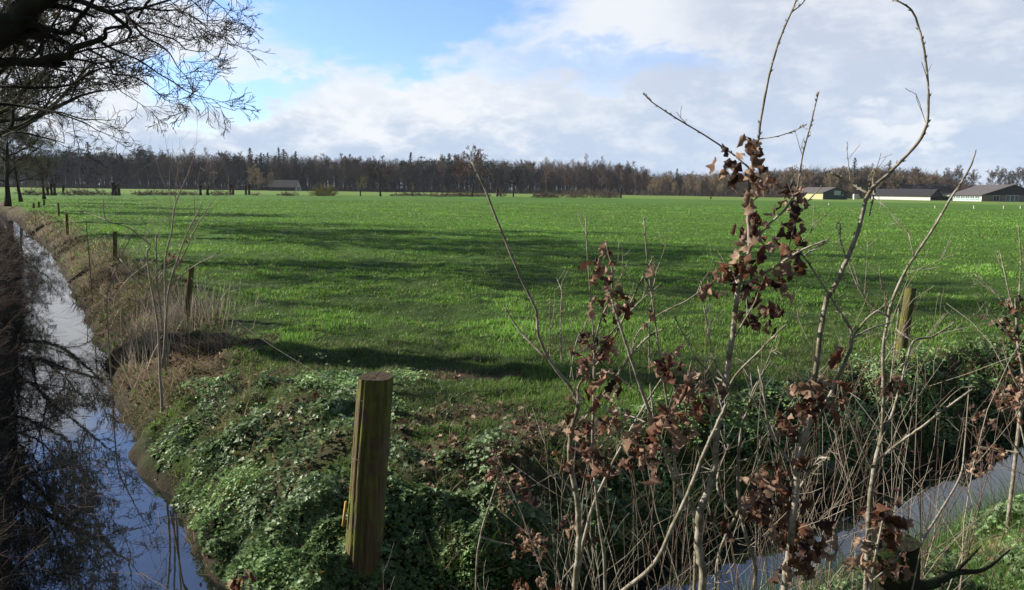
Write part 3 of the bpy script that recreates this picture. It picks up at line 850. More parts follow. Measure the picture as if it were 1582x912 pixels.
m_stem = mat_plain('young_bark', (.30, .27, .22), .8, noise=.3, nscale=25, bump=.002, bscale=120, spec=.25, c2=(.14, .125, .08))
m_stem_dark = mat_plain('dark_shoot', (.11, .075, .055), .75, noise=.3, nscale=25, bump=.001, bscale=150, spec=.3)
m_stem_pale = mat_plain('pale_shoot', (.27, .235, .18), .8, noise=.25, nscale=20, bump=.002, bscale=120, spec=.2)
m_oak_leaf = mat_plain('withered_oak_leaf', None, .62, tint=True, trans=.35, spec=.3, bump=.004, bscale=160)


def sapling(name, yd, lines, clusters, label, cat='sapling', grp='young oaks on the near bank', base=None, mat=None, seed=1, lsize=.068, k=8, nper=(3, 6), buds=True, twigs=0, twl=.25, thk=.84, tlv=1):
    """lines: list of (depth offset start, end, [(px, py, thickness px) ...])"""
    rnd = random.Random(seed); mb = MB(); sc = yd / FPX; leafp = []; lefs = []; segs = []
    x0, y0, th0 = lines[0][2][0]; b = P(x0, y0, yd + lines[0][0]); gp = np.array([b[0] + rnd.uniform(-.05, .05), b[1], 0.0]); gp[2] = float(height(gp[0], gp[1])) - .03
    root = empty(name, gp)
    for li, (d0, d1, pl) in enumerate(lines):
        n = len(pl); pts = []; rad = []
        for i, (x, y, th) in enumerate(pl):
            dd = d0 + (d1 - d0) * i / max(1, n - 1) + (rnd.uniform(-.012, .012) if 0 < i < n - 1 else 0)
            pts.append(P(x, y, yd + dd)); rad.append(max(th * .46 * thk * sc, .0009))
        if li == 0 or (y_ := pl[0][1]) > 905:
            q = pts[0]; g2 = np.array([q[0] * .97 + gp[0] * .03, q[1], 0]); g2[2] = float(height(g2[0], g2[1])) - .04
            if q[2] > g2[2] + .03: pts.insert(0, g2); rad.insert(0, rad[0] * 1.15)
        pp, rr = smooth_line(pts, rad, 5)
        # small kinks and nodes like real shoots
        for i in range(1, len(pp) - 1):
            pp[i] += np.array([rnd.gauss(0, 1), rnd.gauss(0, 1), rnd.gauss(0, 1)]) * rr[i] * .10
        mb.add(*tube(pp, rr, k, True, .1))
        if buds:
            for i in range(2, len(pp), 1):
                if rnd.random() < .55 and rr[i] < .007:
                    d = unit(pp[min(i + 1, len(pp) - 1)] - pp[i - 1]); s_ = unit(np.cross(d, [rnd.gauss(0, 1), rnd.gauss(0, 1), rnd.gauss(0, 1)]))
                    q = pp[i] + s_ * rr[i]; mb.tube([q, q + (s_ * .5 + d) * .004, q + (s_ * .6 + d) * .008], [.0012 + rr[i] * .25, .0016, .0004], 5)
            q = pp[-1]; d = unit(pp[-1] - pp[-2]); mb.tube([q - d * .002, q + d * .004, q + d * .009], [.0016, .0024, .0006], 5)
        for c in range(twigs):
            i = rnd.randint(len(pp) // 4, len(pp) - 2); d = unit(pp[i + 1] - pp[i]); pr = unit(np.cross(d, [rnd.gauss(0, 1), rnd.gauss(0, .6), rnd.gauss(0, 1)]))
            sprout(segs, pp[i], d * .8 + pr * .8 + np.array([0, 0, .2]), twl * rnd.uniform(.4, 1.1), max(.0012, rr[i] * .4), tlv, rnd, .05, .12, (1, 3), rmin=.0008)
    if segs:
        V, F = tubes([q[0] for q in segs], [q[1] for q in segs], [q[2] for q in segs], [q[3] for q in segs], 5); mb.add(V, F)
    for cl in clusters:
        cx, cy = cl[:2]; spread = cl[2] if len(cl) > 2 else 14; m = cl[3] if len(cl) > 3 else rnd.randint(*nper)
        m = m if cy < 520 else round(m * 1.5) + 1
        c = P(cx, cy, yd + rnd.uniform(-.05, .05))
        for i in range(m):
            q = c + np.array([rnd.gauss(0, 1), rnd.gauss(0, 1), rnd.gauss(0, 1)]) * spread * sc * (.80 if cy < 520 else .85)
            leafp.append(q); lefs.append(lsize * rnd.uniform(.65, 1.2))
    mb.V = [v - gp for v in mb.V]
    mb.build('stem', mat or m_stem, root)
    if leafp:
        V, T, C = oak_leaves(leafp, lefs, rnd); mesh('leaves', V - gp, T, m_oak_leaf, root, col=C)
    tag(root, label, cat, grp)
    return root


# A: main young oak with clustered brown leaves
sapling('oak_sapling', 2.25, [
    (0, .02, [(1086, 915, 18), (1081, 860, 17), (1080, 795, 16), (1093, 761, 14), (1104, 720, 13), (1107, 668, 13), (1116, 629, 13), (1124, 570, 12), (1134, 504, 11), (1141, 442, 10), (1150, 410, 9), (1158, 384, 8), (1156, 331, 8), (1159, 278, 6.5), (1164, 247, 6), (1172, 213, 5.5), (1176, 181, 5), (1190, 110, 4.5), (1205, 60, 4), (1222, 20, 3.6), (1229, 3, 3)]),
    (.02, .03, [(1222, 20, 3), (1237, 8, 2.6), (1246, -3, 2.2)]), (.02, .03, [(1229, 6, 2.5), (1227, -6, 2)]),
    (.01, -.05, [(1173, 215, 2.5), (1200, 211, 2), (1225, 203, 2), (1243, 194, 2.5)]),
    (.01, .09, [(1160, 262, 4), (1146, 250, 3.6), (1130, 237, 3.4), (1090, 210, 3), (1045, 183, 2.8), (1010, 160, 2.5), (996, 147, 2.5)]),
    (.01, -.10, [(1158, 384, 6), (1185, 350, 5), (1212, 325, 4.2), (1226, 303, 4), (1233, 288, 3.4), (1240, 240, 3), (1252, 195, 3), (1259, 165, 2.4), (1264, 146, 2.2)]),
    (.0, -.08, [(1213, 402, 3), (1222, 370, 2.8), (1230, 340, 2.6), (1245, 315, 2.2), (1275, 283, 2)]),
    (.0, -.15, [(1150, 440, 6), (1185, 420, 5), (1213, 402, 4.5), (1240, 386, 4), (1275, 372, 3)]),
    (.0, .05, [(1213, 402, 3), (1240, 372, 2), (1275, 333, 1.2)]),
    (.0, .10, [(1141, 445, 5), (1130, 420, 3.5), (1112, 405, 3)]),
    (.0, -.1, [(1136, 520, 4), (1150, 495, 3.4), (1166, 468, 3), (1172, 450, 2.4)]),
    (.0, .12, [(1122, 592, 5), (1100, 578, 4), (1075, 552, 3.5), (1058, 520, 3), (1043, 492, 2.6)]),
    (.0, .06, [(1122, 592, 4), (1105, 560, 3.2), (1092, 500, 2.8), (1082, 442, 2.4)]),
    (.0, -.1, [(1125, 600, 5), (1140, 576, 4.5), (1170, 546, 4), (1195, 520, 3.4), (1211, 505, 3)]),
    (.0, -.1, [(1150, 640, 2.5), (1168, 600, 2.5), (1185, 560, 2.2), (1200, 522, 2)]),
    (-.03, -.2, [(925, 965, 9.5), (950, 925, 9.5), (1010, 872, 9), (1038, 815, 8.5), (1062, 765, 8), (1088, 700, 7.5), (1108, 655, 6.5), (1122, 625, 6)]),
], [(1158, 205, 12, 4), (1150, 236, 13, 4), (1160, 222, 10, 2), (1133, 255, 13, 6), (1142, 272, 9, 3), (1165, 262, 9, 3), (1184, 268, 15, 6), (1196, 285, 8, 2), (1155, 300, 9, 3), (1150, 350, 10, 3), (1165, 345, 14, 8), (1170, 362, 12, 4), (1138, 372, 8, 2),
    (1110, 425, 15, 7), (1125, 405, 10, 3), (1098, 440, 8, 2), (1145, 410, 15, 7), (1160, 432, 12, 5), (1170, 402, 10, 3), (1185, 425, 14, 6), (1190, 462, 13, 4), (1160, 488, 13, 6), (1150, 475, 8, 3), (1190, 496, 10, 3), (1205, 465, 7, 2),
    (1218, 395, 14, 7), (1205, 410, 10, 3), (1225, 352, 10, 3), (1232, 340, 8, 2), (1214, 300, 12, 6), (1232, 300, 7, 3), (1196, 385, 10, 3), (1245, 340, 6, 1),
    (1062, 597, 12, 5), (1075, 592, 12, 5), (1095, 610, 12, 4), (1085, 620, 10, 3), (1110, 800, 10, 2)],
    'tall young oak in front of the barns with brown leaves clustered up its straight stem', seed=3, twigs=1, twl=.12)

# B: grey bare stem with long shoot reaching up left
sapling('bare_sapling', 2.5, [
    (0, 0, [(888, 915, 13), (893, 860, 12), (894, 820, 12), (892, 775, 11.5), (880, 705, 11), (885, 655, 10), (893, 625, 10), (880, 597, 7), (855, 565, 6.5), (832, 520, 6), (828, 480, 5.5), (805, 430, 5), (782, 375, 5), (767, 338, 4.5), (748, 290, 4), (729, 250, 3)]),
    (0, .1, [(843, 553, 5), (820, 530, 4), (800, 508, 4), (780, 475, 3)]),
    (0, -.1, [(893, 625, 6), (896, 592, 5), (925, 560, 5), (955, 510, 4), (985, 445, 3.6), (1008, 400, 3)]),
    (0, -.15, [(890, 665, 5), (935, 605, 5), (975, 550, 4.5), (1000, 522, 4), (1025, 508, 3)]),
    (0, -.1, [(975, 552, 3), (985, 515, 3), (1020, 485, 3), (1060, 465, 2.6), (1102, 435, 2)]),
    (0, .1, [(890, 905, 8), (905, 820, 7), (925, 760, 6), (960, 690, 5.5), (1000, 620, 5), (1040, 560, 4)]),
    (0, .05, [(850, 560, 2.5), (849, 500, 2.2), (850, 465, 2)]), (0, .05, [(868, 565, 3), (866, 500, 2.5), (868, 455, 2)]), (0, .05, [(880, 590, 3), (890, 530, 2.4), (905, 500, 2)]),
], [(868, 470, 3, 1), (880, 610, 8, 2)], 'slender grey bare sapling with one long shoot reaching up and left', seed=4, twigs=1, twl=.2, grp='bare saplings on the near bank', lsize=.045)

# C: second oak with leaves, small
sapling('oak_sapling', 2.4, [
    (0, 0, [(935, 915, 7), (925, 800, 6.5), (916, 700, 6), (917, 620, 5.5), (919, 540, 5), (926, 500, 4.5), (942, 462, 4), (946, 420, 3.6), (936, 375, 3)]),
    (0, .04, [(918, 545, 3), (914, 480, 2.8), (908, 400, 2.6), (905, 338, 2.4)]),
    (0, -.08, [(942, 465, 2.4), (958, 430, 2), (970, 405, 1.8)]), (0, .1, [(918, 560, 4), (940, 520, 3.5), (985, 470, 3), (1020, 440, 2.5)]),
    (0, -.1, [(918, 640, 3), (890, 600, 2.4), (880, 540, 2)]), (0, .1, [(920, 700, 4), (950, 670, 3), (985, 650, 3), (1010, 640, 2)]),
], [(936, 375, 9, 3), (926, 398, 12, 4), (920, 412, 8, 2), (928, 420, 8, 2), (945, 405, 9, 3), (942, 440, 8, 3), (945, 460, 14, 6), (965, 465, 10, 3), (912, 470, 7, 2), (975, 462, 9, 3), (908, 515, 12, 4), (920, 530, 13, 5), (930, 512, 10, 3), (905, 545, 9, 2), (1012, 493, 7, 2), (905, 560, 12, 4),
    (920, 600, 12, 4), (938, 580, 10, 3), (1006, 402, 5, 1), (965, 635, 12, 3), (900, 655, 14, 5), (915, 690, 14, 6), (940, 640, 10, 4), (930, 720, 12, 5), (880, 720, 12, 4), (952, 590, 6, 2)],
    'thin young oak with dark red brown leaves close to the grey bare sapling', seed=5, twigs=1, twl=.14, lsize=.062)

# D: two crossing thin stems
sapling('bare_sapling', 2.3, [
    (0, 0, [(1075, 830, 8), (1050, 762, 8), (1012, 660, 7.5), (990, 600, 7), (970, 540, 6), (955, 495, 5), (947, 470, 4)]),
    (0, .08, [(1050, 762, 5), (1040, 690, 4), (1030, 620, 4), (1018, 540, 4), (1010, 480, 3.4), (1003, 430, 3), (998, 380, 2.8), (995, 340, 2.4)]),
    (0, .08, [(1012, 660, 4), (1005, 600, 3.5), (1003, 520, 3.4), (1007, 460, 3), (1015, 417, 2.6)]),
    (0, -.1, [(1035, 710, 4), (1058, 650, 4), (1060, 600, 3), (1068, 560, 2.6)]),
    (0, .15, [(1012, 660, 3), (980, 645, 3), (960, 640, 2.5)]),
], [(1020, 560, 5, 1), (1030, 555, 12, 4), (1035, 570, 8, 2), (1020, 645, 16, 6), (1010, 690, 18, 7), (1040, 640, 12, 4), (1060, 660, 12, 3), (990, 700, 15, 5), (1000, 660, 12, 4)],
    'straight thin sapling leaning left across the tall young oak', seed=6, twigs=1, twl=.2, grp='bare saplings on the near bank')

# E: tall curved shoot, arching at the top of the picture
sapling('tall_sapling', 2.15, [
    (0, 0, [(1212, 915, 16), (1218, 860, 15), (1226, 790, 14), (1232, 730, 13), (1243, 680, 12), (1251, 635, 11), (1258, 590, 10.5), (1267, 521, 10), (1276, 466, 10), (1289, 444, 9), (1308, 402, 9), (1327, 353, 8.5), (1341, 300, 8), (1364, 277, 7), (1393, 248, 6.5), (1420, 218, 6), (1432, 189, 5.5), (1434, 138, 4.5), (1428, 79, 4.2), (1418, 38, 4), (1408, 16, 3.6), (1395, 6, 3.2), (1382, 0, 3.4)]),
    (0, .05, [(1341, 299, 5), (1325, 290, 4), (1310, 282, 4), (1283, 266, 3.6)]), (0, .02, [(1430, 194, 4), (1435, 187, 4)]),
    (0, -.05, [(1341, 302, 3.5), (1347, 270, 3.2), (1350, 262, 3)]), (0, -.02, [(1349, 272, 4), (1350, 300, 3.4), (1344, 330, 2.4)]),
    (0, .1, [(1228, 735, 10), (1240, 672, 9.5), (1275, 625, 9), (1298, 575, 8), (1317, 521, 7), (1289, 469, 5), (1256, 417, 4.5), (1236, 389, 3.6)]),
    (.1, .1, [(1317, 521, 4.5), (1340, 492, 4), (1364, 474, 3.6), (1371, 460, 2.6)]), (.1, .2, [(1317, 523, 4.5), (1345, 508, 3.6), (1375, 499, 3)]),
    (0, .1, [(1243, 394, 3), (1260, 384, 3), (1276, 372, 3)]),
    (0, .0, [(1224, 716, 6), (1199, 685, 6), (1186, 651, 5.5), (1179, 600, 5), (1172, 570, 4)]),
    (0, .05, [(1308, 402, 3.5), (1299, 372, 2.8), (1298, 350, 2.4)]),
    (0, -.1, [(1232, 760, 5), (1262, 712, 4.4), (1280, 708, 4)]),
], [(1235, 610, 13, 4), (1255, 625, 10, 3), (1265, 600, 12, 4), (1240, 635, 12, 4), (1290, 615, 9, 3), (1220, 655, 12, 4), (1205, 640, 10, 3), (1300, 540, 5, 1), (1185, 730, 12, 4), (1200, 745, 15, 6), (1180, 780, 14, 5), (1215, 790, 15, 6), (1240, 830, 16, 7), (1265, 820, 14, 6), (1225, 850, 16, 6), (1250, 712, 8, 2), (1240, 865, 14, 5), (1215, 870, 14, 5)],
    'tallest thin sapling with a long shoot arching back over the top of the picture', seed=8, twigs=1, twl=.10, mat=m_stem)

# F: long slanting shoot on the right
sapling('slanting_sapling', 2.7, [
    (0, 0, [(1338, 915, 13), (1343, 792, 11), (1350, 727, 10), (1362, 668, 8), (1365, 600, 7.5), (1364, 543, 7), (1371, 499, 6.5), (1377, 469, 6), (1394, 428, 5.6), (1412, 398, 5.2), (1442, 353, 5), (1468, 308, 4.6), (1483, 286, 4.2), (1498, 260, 3.6), (1507, 235, 3)]),
    (0, .05, [(1371, 488, 4), (1349, 476, 3.6), (1327, 446, 3.2), (1312, 409, 2.8)]), (0, .05, [(1412, 398, 2.4), (1406, 370, 2), (1402, 358, 2)]),
    (0, -.05, [(1375, 480, 2), (1362, 440, 2.6), (1359, 415, 2.4)]),
    (0, -.1, [(1355, 712, 6), (1395, 680, 5.4), (1421, 662, 5), (1460, 632, 4.4), (1500, 603, 4)]),
    (0, .1, [(1358, 690, 6), (1378, 640, 5.5), (1390, 600, 5), (1400, 562, 5), (1411, 528, 5), (1438, 521, 4), (1455, 512, 3.6), (1472, 500, 3)]), (.1, .15, [(1411, 528, 4), (1396, 518, 3.6), (1386, 510, 3)]),
    (0, -.1, [(1350, 727, 6), (1330, 690, 4), (1310, 640, 3.5), (1300, 600, 3)]),
    (0, .1, [(1372, 620, 3), (1382, 540, 3), (1388, 480, 2.6)]),
], [(1365, 790, 14, 7), (1372, 812, 14, 6), (1380, 585, 12, 5), (1370, 592, 9, 3)], 'long bare shoot slanting up right in front of the brick barn', seed=9, twigs=2, twl=.25, grp='bare saplings on the near bank', mat=m_stem)

# H: thin forked stem
sapling('forked_sapling', 2.35, [
    (0, 0, [(1166, 915, 9), (1165, 867, 8.5), (1151, 822, 8), (1141, 771, 7.5), (1141, 709, 7), (1146, 661, 6), (1156, 630, 5), (1166, 598, 4), (1190, 560, 3)]),
    (0, .1, [(1141, 790, 6), (1120, 830, 6), (1108, 870, 6), (1105, 915, 6)]),
    (0, .1, [(1145, 800, 5), (1180, 760, 5), (1198, 828, 3)]),
    (0, -.1, [(1141, 712, 4), (1160, 708, 3.6), (1175, 690, 3)]),
    (0, .1, [(1141, 720, 3.4), (1110, 728, 3), (1080, 720, 2.5)]),
    (0, .15, [(1135, 800, 5), (1110, 760, 4), (1110, 730, 3.4), (1125, 690, 2.5)])], [(1165, 745, 10, 3), (1175, 775, 14, 5), (1150, 770, 8, 2)],
    'thin forked stem with a few curled leaves between the two tall saplings', seed=10, twigs=2, twl=.2)

# right edge oak on the far bank and near twigs
sapling('oak_sapling', 4.6, [
    (0, 0, [(1580, 600, 7), (1574, 543, 6), (1570, 484, 5.5), (1569, 462, 4)]), (0, .1, [(1569, 484, 3), (1560, 458, 2.6), (1554, 430, 2.4), (1545, 389, 2)]),
    (0, .1, [(1569, 490, 3), (1545, 462, 2.4), (1525, 440, 2), (1506, 424, 1.8)]), (0, -.1, [(1574, 543, 2.6), (1545, 500, 2.2), (1508, 455, 1.8)]), (0, 0, [(1574, 470, 3), (1577, 400, 2.4), (1573, 346, 2)]),
    (0, 0, [(1574, 600, 4), (1560, 570, 3), (1550, 540, 2)])],
    [(1555, 465, 9, 4), (1560, 500, 9, 4), (1540, 488, 8, 3), (1575, 470, 9, 4), (1572, 500, 8, 3), (1565, 520, 8, 3), (1580, 560, 9, 4), (1570, 590, 10, 5), (1575, 615, 10, 5), (1560, 605, 10, 4)],
    'leafy young oak at the right edge on the far bank of the right ditch', seed=12, twigs=2, twl=.4, lsize=.08)
sapling('oak_sapling', 4.0, [
    (0, 0, [(1600, 760, 7), (1575, 700, 5), (1545, 665, 4), (1515, 640, 3)]), (0, .1, [(1575, 700, 4), (1545, 695, 3), (1510, 690, 2.5)]), (0, .1, [(1590, 720, 4), (1575, 650, 3), (1560, 610, 2.5)])],
    [(1515, 650, 9, 4), (1530, 640, 9, 4), (1508, 640, 7, 2), (1545, 615, 9, 3), (1560, 610, 10, 5), (1578, 605, 9, 4), (1530, 690, 10, 4), (1545, 692, 8, 3), (1510, 700, 9, 3), (1565, 635, 7, 2), (1535, 705, 8, 3), (1520, 720, 12, 5)],
    'low young oak with pale curled leaves over the reeds at the right', seed=13, twigs=1, twl=.3, lsize=.065)
# low leafy oak seedlings near the post
sapling('oak_seedling', 3.0, [(0, 0, [(735, 915, 4), (742, 830, 4), (760, 770, 3.5), (770, 730, 3), (762, 695, 2.5)]), (0, .1, [(760, 770, 3), (790, 760, 3), (825, 750, 2.5)]), (0, .1, [(742, 830, 3), (780, 840, 3), (830, 845, 2.5)])],
        [(762, 700, 7, 3), (765, 725, 11, 6), (775, 745, 12, 7), (792, 745, 11, 6), (810, 755, 11, 5), (820, 765, 8, 3), (785, 775, 8, 3), (805, 825, 12, 6), (825, 830, 10, 4), (800, 850, 8, 3), (840, 850, 8, 3)],
        'small seedling with pinkish brown leaves right of the thick corner post', seed=14, lsize=.055, grp='oak seedlings at the feet of the saplings')
sapling('oak_seedling', 2.1, [(0, 0, [(345, 990, 5), (352, 930, 4), (360, 905, 3), (367, 880, 2)])], [(367, 885, 8, 3), (355, 905, 10, 3), (375, 905, 8, 2)],
        'single curled brown leaves poking in at the bottom left of the post', seed=15, lsize=.06, grp='oak seedlings at the feet of the saplings')
sapling('oak_seedling', 2.0, [(0, 0, [(1330, 990, 8), (1345, 900, 6), (1358, 830, 5), (1370, 780, 3)]), (0, .1, [(1345, 900, 4), (1380, 870, 3), (1395, 850, 2)])],
        [(1370, 780, 12, 5), (1365, 800, 12, 5), (1378, 815, 12, 5), (1345, 855, 14, 5), (1335, 870, 10, 3), (1375, 870, 12, 5), (1388, 860, 9, 3), (1330, 835, 10, 3)],
        'dark wine coloured leaf clump in front of the rotten post', seed=16, lsize=.06, grp='oak seedlings at the feet of the saplings')
sapling('oak_seedling', 2.7, [(0, 0, [(860, 990, 5), (865, 900, 5), (850, 860, 4), (835, 830, 3)]), (0, .1, [(865, 900, 4), (895, 860, 3), (905, 820, 2.4)])],
        [(835, 835, 10, 5), (815, 832, 10, 4), (805, 900, 10, 4), (895, 830, 11, 4), (905, 810, 10, 4), (880, 800, 10, 3), (850, 890, 10, 3)],
        'seedling with crumpled tan leaves at the foot of the grey bare sapling', seed=17, lsize=.055, grp='oak seedlings at the feet of the saplings')


# thicket of bare shoots: clumps of thin pale and reddish stems
def thicket(name, cx, yd, width, n, h, label, seed, mat, lv=1, lean=.18):
    rnd = random.Random(seed); b = P(cx, 900, yd); g = np.array([b[0], b[1], float(height(b[0], b[1])) - .03]); root = empty(name, g); segs = []
    for i in range(n):
        x = rnd.gauss(0, width * .35); y = rnd.gauss(0, .18)
        d = np.array([rnd.gauss(x * .5, lean), rnd.gauss(0, lean), 1.0])
        p0 = np.array([x, y, float(height(g[0] + x, g[1] + y)) - g[2] - .03])
        sprout(segs, p0, d, h * rnd.uniform(.5, 1.15), rnd.uniform(.0015, .0040), lv + (rnd.random() < .4), rnd, .03, .11, (2, 4), (20, 50), (.3, .55), .0009)
    segs_to_mesh(segs, 'stems', mat, root, 5)
    tag(root, label, 'shrub', 'bare shrubs crowding the near bank')


thicket('bare_shrub', 960, 2.6, .5, 16, 1.35, 'bare shrub of thin reddish stems under the slim oak', 31, m_stem)
thicket('bare_shrub', 1060, 2.9, .5, 15, 1.3, 'bare shrub of grey stems at the foot of the tall young oak', 32, m_stem_dark)
thicket('bare_shrub', 1150, 2.7, .45, 16, 1.2, 'bare shrub with pale crooked stems beside the forked stem', 33, m_stem_pale)
thicket('bare_shrub', 1250, 2.9, .5, 18, 1.3, 'bare shrub of brown stems behind the tallest sapling', 34, m_stem_dark)
thicket('bare_shrub', 1330, 3.1, .5, 15, 1.45, 'dense straw coloured bare shrub before the right ditch', 35, m_stem_pale)
thicket('bare_shrub', 1420, 3.1, .45, 14, 1.2, 'bare shrub of upright brown stems by the rotten post', 36, m_stem_dark)

thicket('bare_shrub', 585, 3.85, .22, 5, .42, 'few thin dead twigs poking up at the foot of the thick corner post', 37, m_stem_pale)
# fallen stick and dark dead branch, lower right
mb = MB(); mb.tube([P(1400, 915, 2.5), P(1420, 846, 2.6), P(1450, 795, 2.75), P(1483, 737, 2.9), P(1490, 690, 3.0), P(1497, 600, 3.05)], [.006, .0055, .005, .004, .0025, .0015], 6, 4)
tag(mb.build('dead_stick', m_stem_pale), 'pale dead stick slanting over the reeds next to the rotten post', 'stick')
mb = MB(); q = [P(1380, 905, 2.3), P(1440, 902, 2.5), P(1475, 885, 2.7), P(1520, 880, 2.9), P(1560, 850, 3.1)]
mb.tube(q, [.02, .019, .013, .008, .004], 8, 4, .2); mb.tube([q[2], P(1500, 860, 2.8), P(1515, 845, 2.85)], [.008, .006, .003], 6, 3)
tag(mb.build('fallen_branch', m_moss), 'black fallen branch lying right of the rotten post', 'branch')

# pale bare sapling on the left bank
sapling('hazel_sapling', 7.4, [
    (0, 0, [(247, 572, 6), (246, 545, 5.5), (243, 497, 5), (232, 432, 5), (227, 392, 4), (232, 380, 4), (215, 364, 3.2), (196, 351, 2.8), (166, 341, 2.2), (160, 323, 2), (160, 305, 1.6)]),
    (0, 0, [(256, 572, 5), (251, 497, 4.4), (243, 432, 4), (241, 364, 3.4)]), (0, -.2, [(251, 568, 4.6), (256, 500, 4.6), (255, 408, 4.2), (265, 359, 3.6), (270, 320, 3), (280, 292, 2.4), (293, 264, 2)]),
    (0, -.3, [(260, 566, 4.4), (257, 490, 4.4), (262, 441, 4.2), (275, 399, 3.6), (291, 356, 3), (309, 323, 2.4)]), (0, -.4, [(262, 441, 4), (275, 408, 3.4), (286, 390, 3), (301, 356, 2.6), (327, 313, 2)]),
    (0, -.5, [(260, 445, 3), (294, 415, 2.4), (337, 392, 1.6)]), (0, .3, [(166, 341, 1.8), (148, 334, 1.4), (130, 328, 1)]), (0, -.2, [(270, 322, 1.6), (272, 290, 1.4), (272, 275, 1.2)]), (0, .2, [(240, 400, 3), (200, 430, 2), (170, 470, 1.6)]),
    (0, .3, [(232, 432, 2), (214, 395, 1.6), (205, 380, 1.4)]), (0, .2, [(243, 470, 3), (210, 430, 2), (185, 400, 1.6)]), (0, .2, [(300, 300, 1.4), (301, 352, 1.8)])],
    [(262, 395, 8, 5), (278, 393, 8, 4), (280, 385, 6, 2), (272, 402, 6, 3), (285, 430, 4, 1)], 'pale grey bare sapling on the left bank in front of the dark slim post', seed=20, twigs=4, twl=.7, thk=.72, mat=m_stem_pale, grp='bare saplings on the left bank', lsize=.07, k=6, buds=False, tlv=2)
sapling('thin_sapling', 9.5, [(0, 0, [(165, 470, 3), (175, 430, 3), (190, 390, 2), (207, 360, 1.5)]), (0, .2, [(175, 430, 2), (180, 445, 2), (222, 400, 1.5)])], [], 'thin pale twiggy shoots in the straw left of the hazel sapling', seed=21, twigs=5, twl=.6, mat=m_stem_pale, grp='bare saplings on the left bank', k=5, buds=False)
sapling('thin_sapling', 15, [(0, 0, [(138, 400, 2), (135, 370, 1.6), (133, 340, 1.2)])], [], 'thin dark upright shoot on the bank beyond the grey post', seed=22, twigs=6, twl=.7, mat=m_stem_dark, grp='bare saplings on the left bank', k=5, buds=False)


# brush tangle on left bank and twigs floating in the left ditch
m_bramble = mat_plain('bramble_stem', (.10, .072, .055), .85, noise=.4, nscale=2, spec=.1)


def left_brush():
    rnd = random.Random(77); segs = []
    for i in range(1700):
        y = 2.5 * (55 / 2.5) ** rnd.random(); xe = float(np.interp(y, EL_Y, EL_X)); x = xe - (WL - .02 + abs(rnd.gauss(0, .9))) / .84; z = max(float(height(x, y)), WZ) - .03
        s = 1 + min(y / 25, 1.4)
        d = np.array([rnd.gauss(.55, .6), rnd.gauss(-.1, .6), rnd.uniform(.15, 1.1)])
        sprout(segs, (x, y, z), d, rnd.uniform(.12, .38) * (.7 + .5 * s) * (1.7 if y > 14 else 1 if y > 9 else .8), .0032 * s, 1, rnd, -.06, .17, (3, 5), rmin=.0014 * s)
    o = segs_to_mesh(segs, 'undergrowth', m_bramble, None, 3)
    tag(o, 'tangled dark brambles and twigs on the left bank of the ditch', 'undergrowth', kind='stuff')
    n = 26000; y = 2.6 * (60 / 2.6) ** rng.uniform(0, 1, n); x = np.interp(y, EL_Y, EL_X) - (WL - .1 + np.abs(rng.normal(0, .9, n))) / .84
    z = np.maximum(height(x, y), WZ); c = np.array([.05, .038, .026]) * rng.uniform(.3, 1.5, (n, 1)); g = rng.uniform(0, 1, n) < .4; c[g] = np.array([.035, .055, .018]) * rng.uniform(.6, 1.2, (g.sum(), 1))  # weed colours lowered to paint in the shade of the trees
    V, F, C = merge([blades(np.stack([x, y, z - .01], -1), rng.uniform(.05, .22, n) * (.4 + fbm(x * 2, y * 2, 97)), np.maximum(.004, y * .0009), rng.uniform(0, 6.28, n), np.abs(rng.normal(.6, .4, n)), c, 3, .9)])
    tag(mesh('bank_weeds', V, F, m_straw, col=C), 'dead weeds, tree shade in their dark colour, hanging over the left side of the left ditch', 'weeds', kind='stuff')
    segs = []
    for i in range(260):
        y = rnd.uniform(3.6, 11) if i < 200 else rnd.uniform(11, 22); xe = float(np.interp(y, EL_Y, EL_X)); x = xe - rnd.uniform(.05, WL) / .84
        a = rnd.uniform(0, 6.28); sprout(segs, (x, y, WZ + .004), (math.cos(a), math.sin(a), rnd.uniform(-.02, .12)), rnd.uniform(.15, .6), .0022, 1, rnd, -.02, .10, (2, 4), rmin=.0009)
    segs = [s for s in segs if s[1][2] > WZ - .02]
    tag(segs_to_mesh(segs, 'floating_twigs', m_stem_dark, None, 4), 'fine dead twigs lying in the water of the left ditch', 'twigs', kind='stuff')


left_brush()

# ------------------------------------------------------------------ far line: pollards, brush heaps, shrubs
m_poll = mat_plain('pollard_bark', (.055, .042, .032), .95, noise=.4, nscale=3, spec=.1)


def pollard(seed, h, shoots):
    rnd = random.Random(seed); rt = empty('pollard_willow'); mb = MB()
    mb.tube([(0, 0, -.2), (.03, 0, .4 * h), (-.05, .03, .8 * h), (.02, 0, h)], [.34, .24, .26, .42], 9, 3, .3); mb.build('trunk', m_poll, rt)
    kb = MB()
    for i in range(7):
        a = i * .9; kb.tube([(0, 0, h - .1), (math.cos(a) * .32, math.sin(a) * .32, h + .12 + rnd.random() * .2)], [.2, .12], 6)
    kb.build('knob', m_poll, rt)
    if shoots:
        s = []
        for i in range(shoots):
            a = rnd.uniform(0, 6.28); sprout(s, (math.cos(a) * .25, math.sin(a) * .25, h), (math.cos(a) * .3, math.sin(a) * .3, 1), rnd.uniform(.5, 1.6), .03, 0, rnd, .1, .1)
        segs_to_mesh(s, 'shoots', m_twig, rt)
    return rt


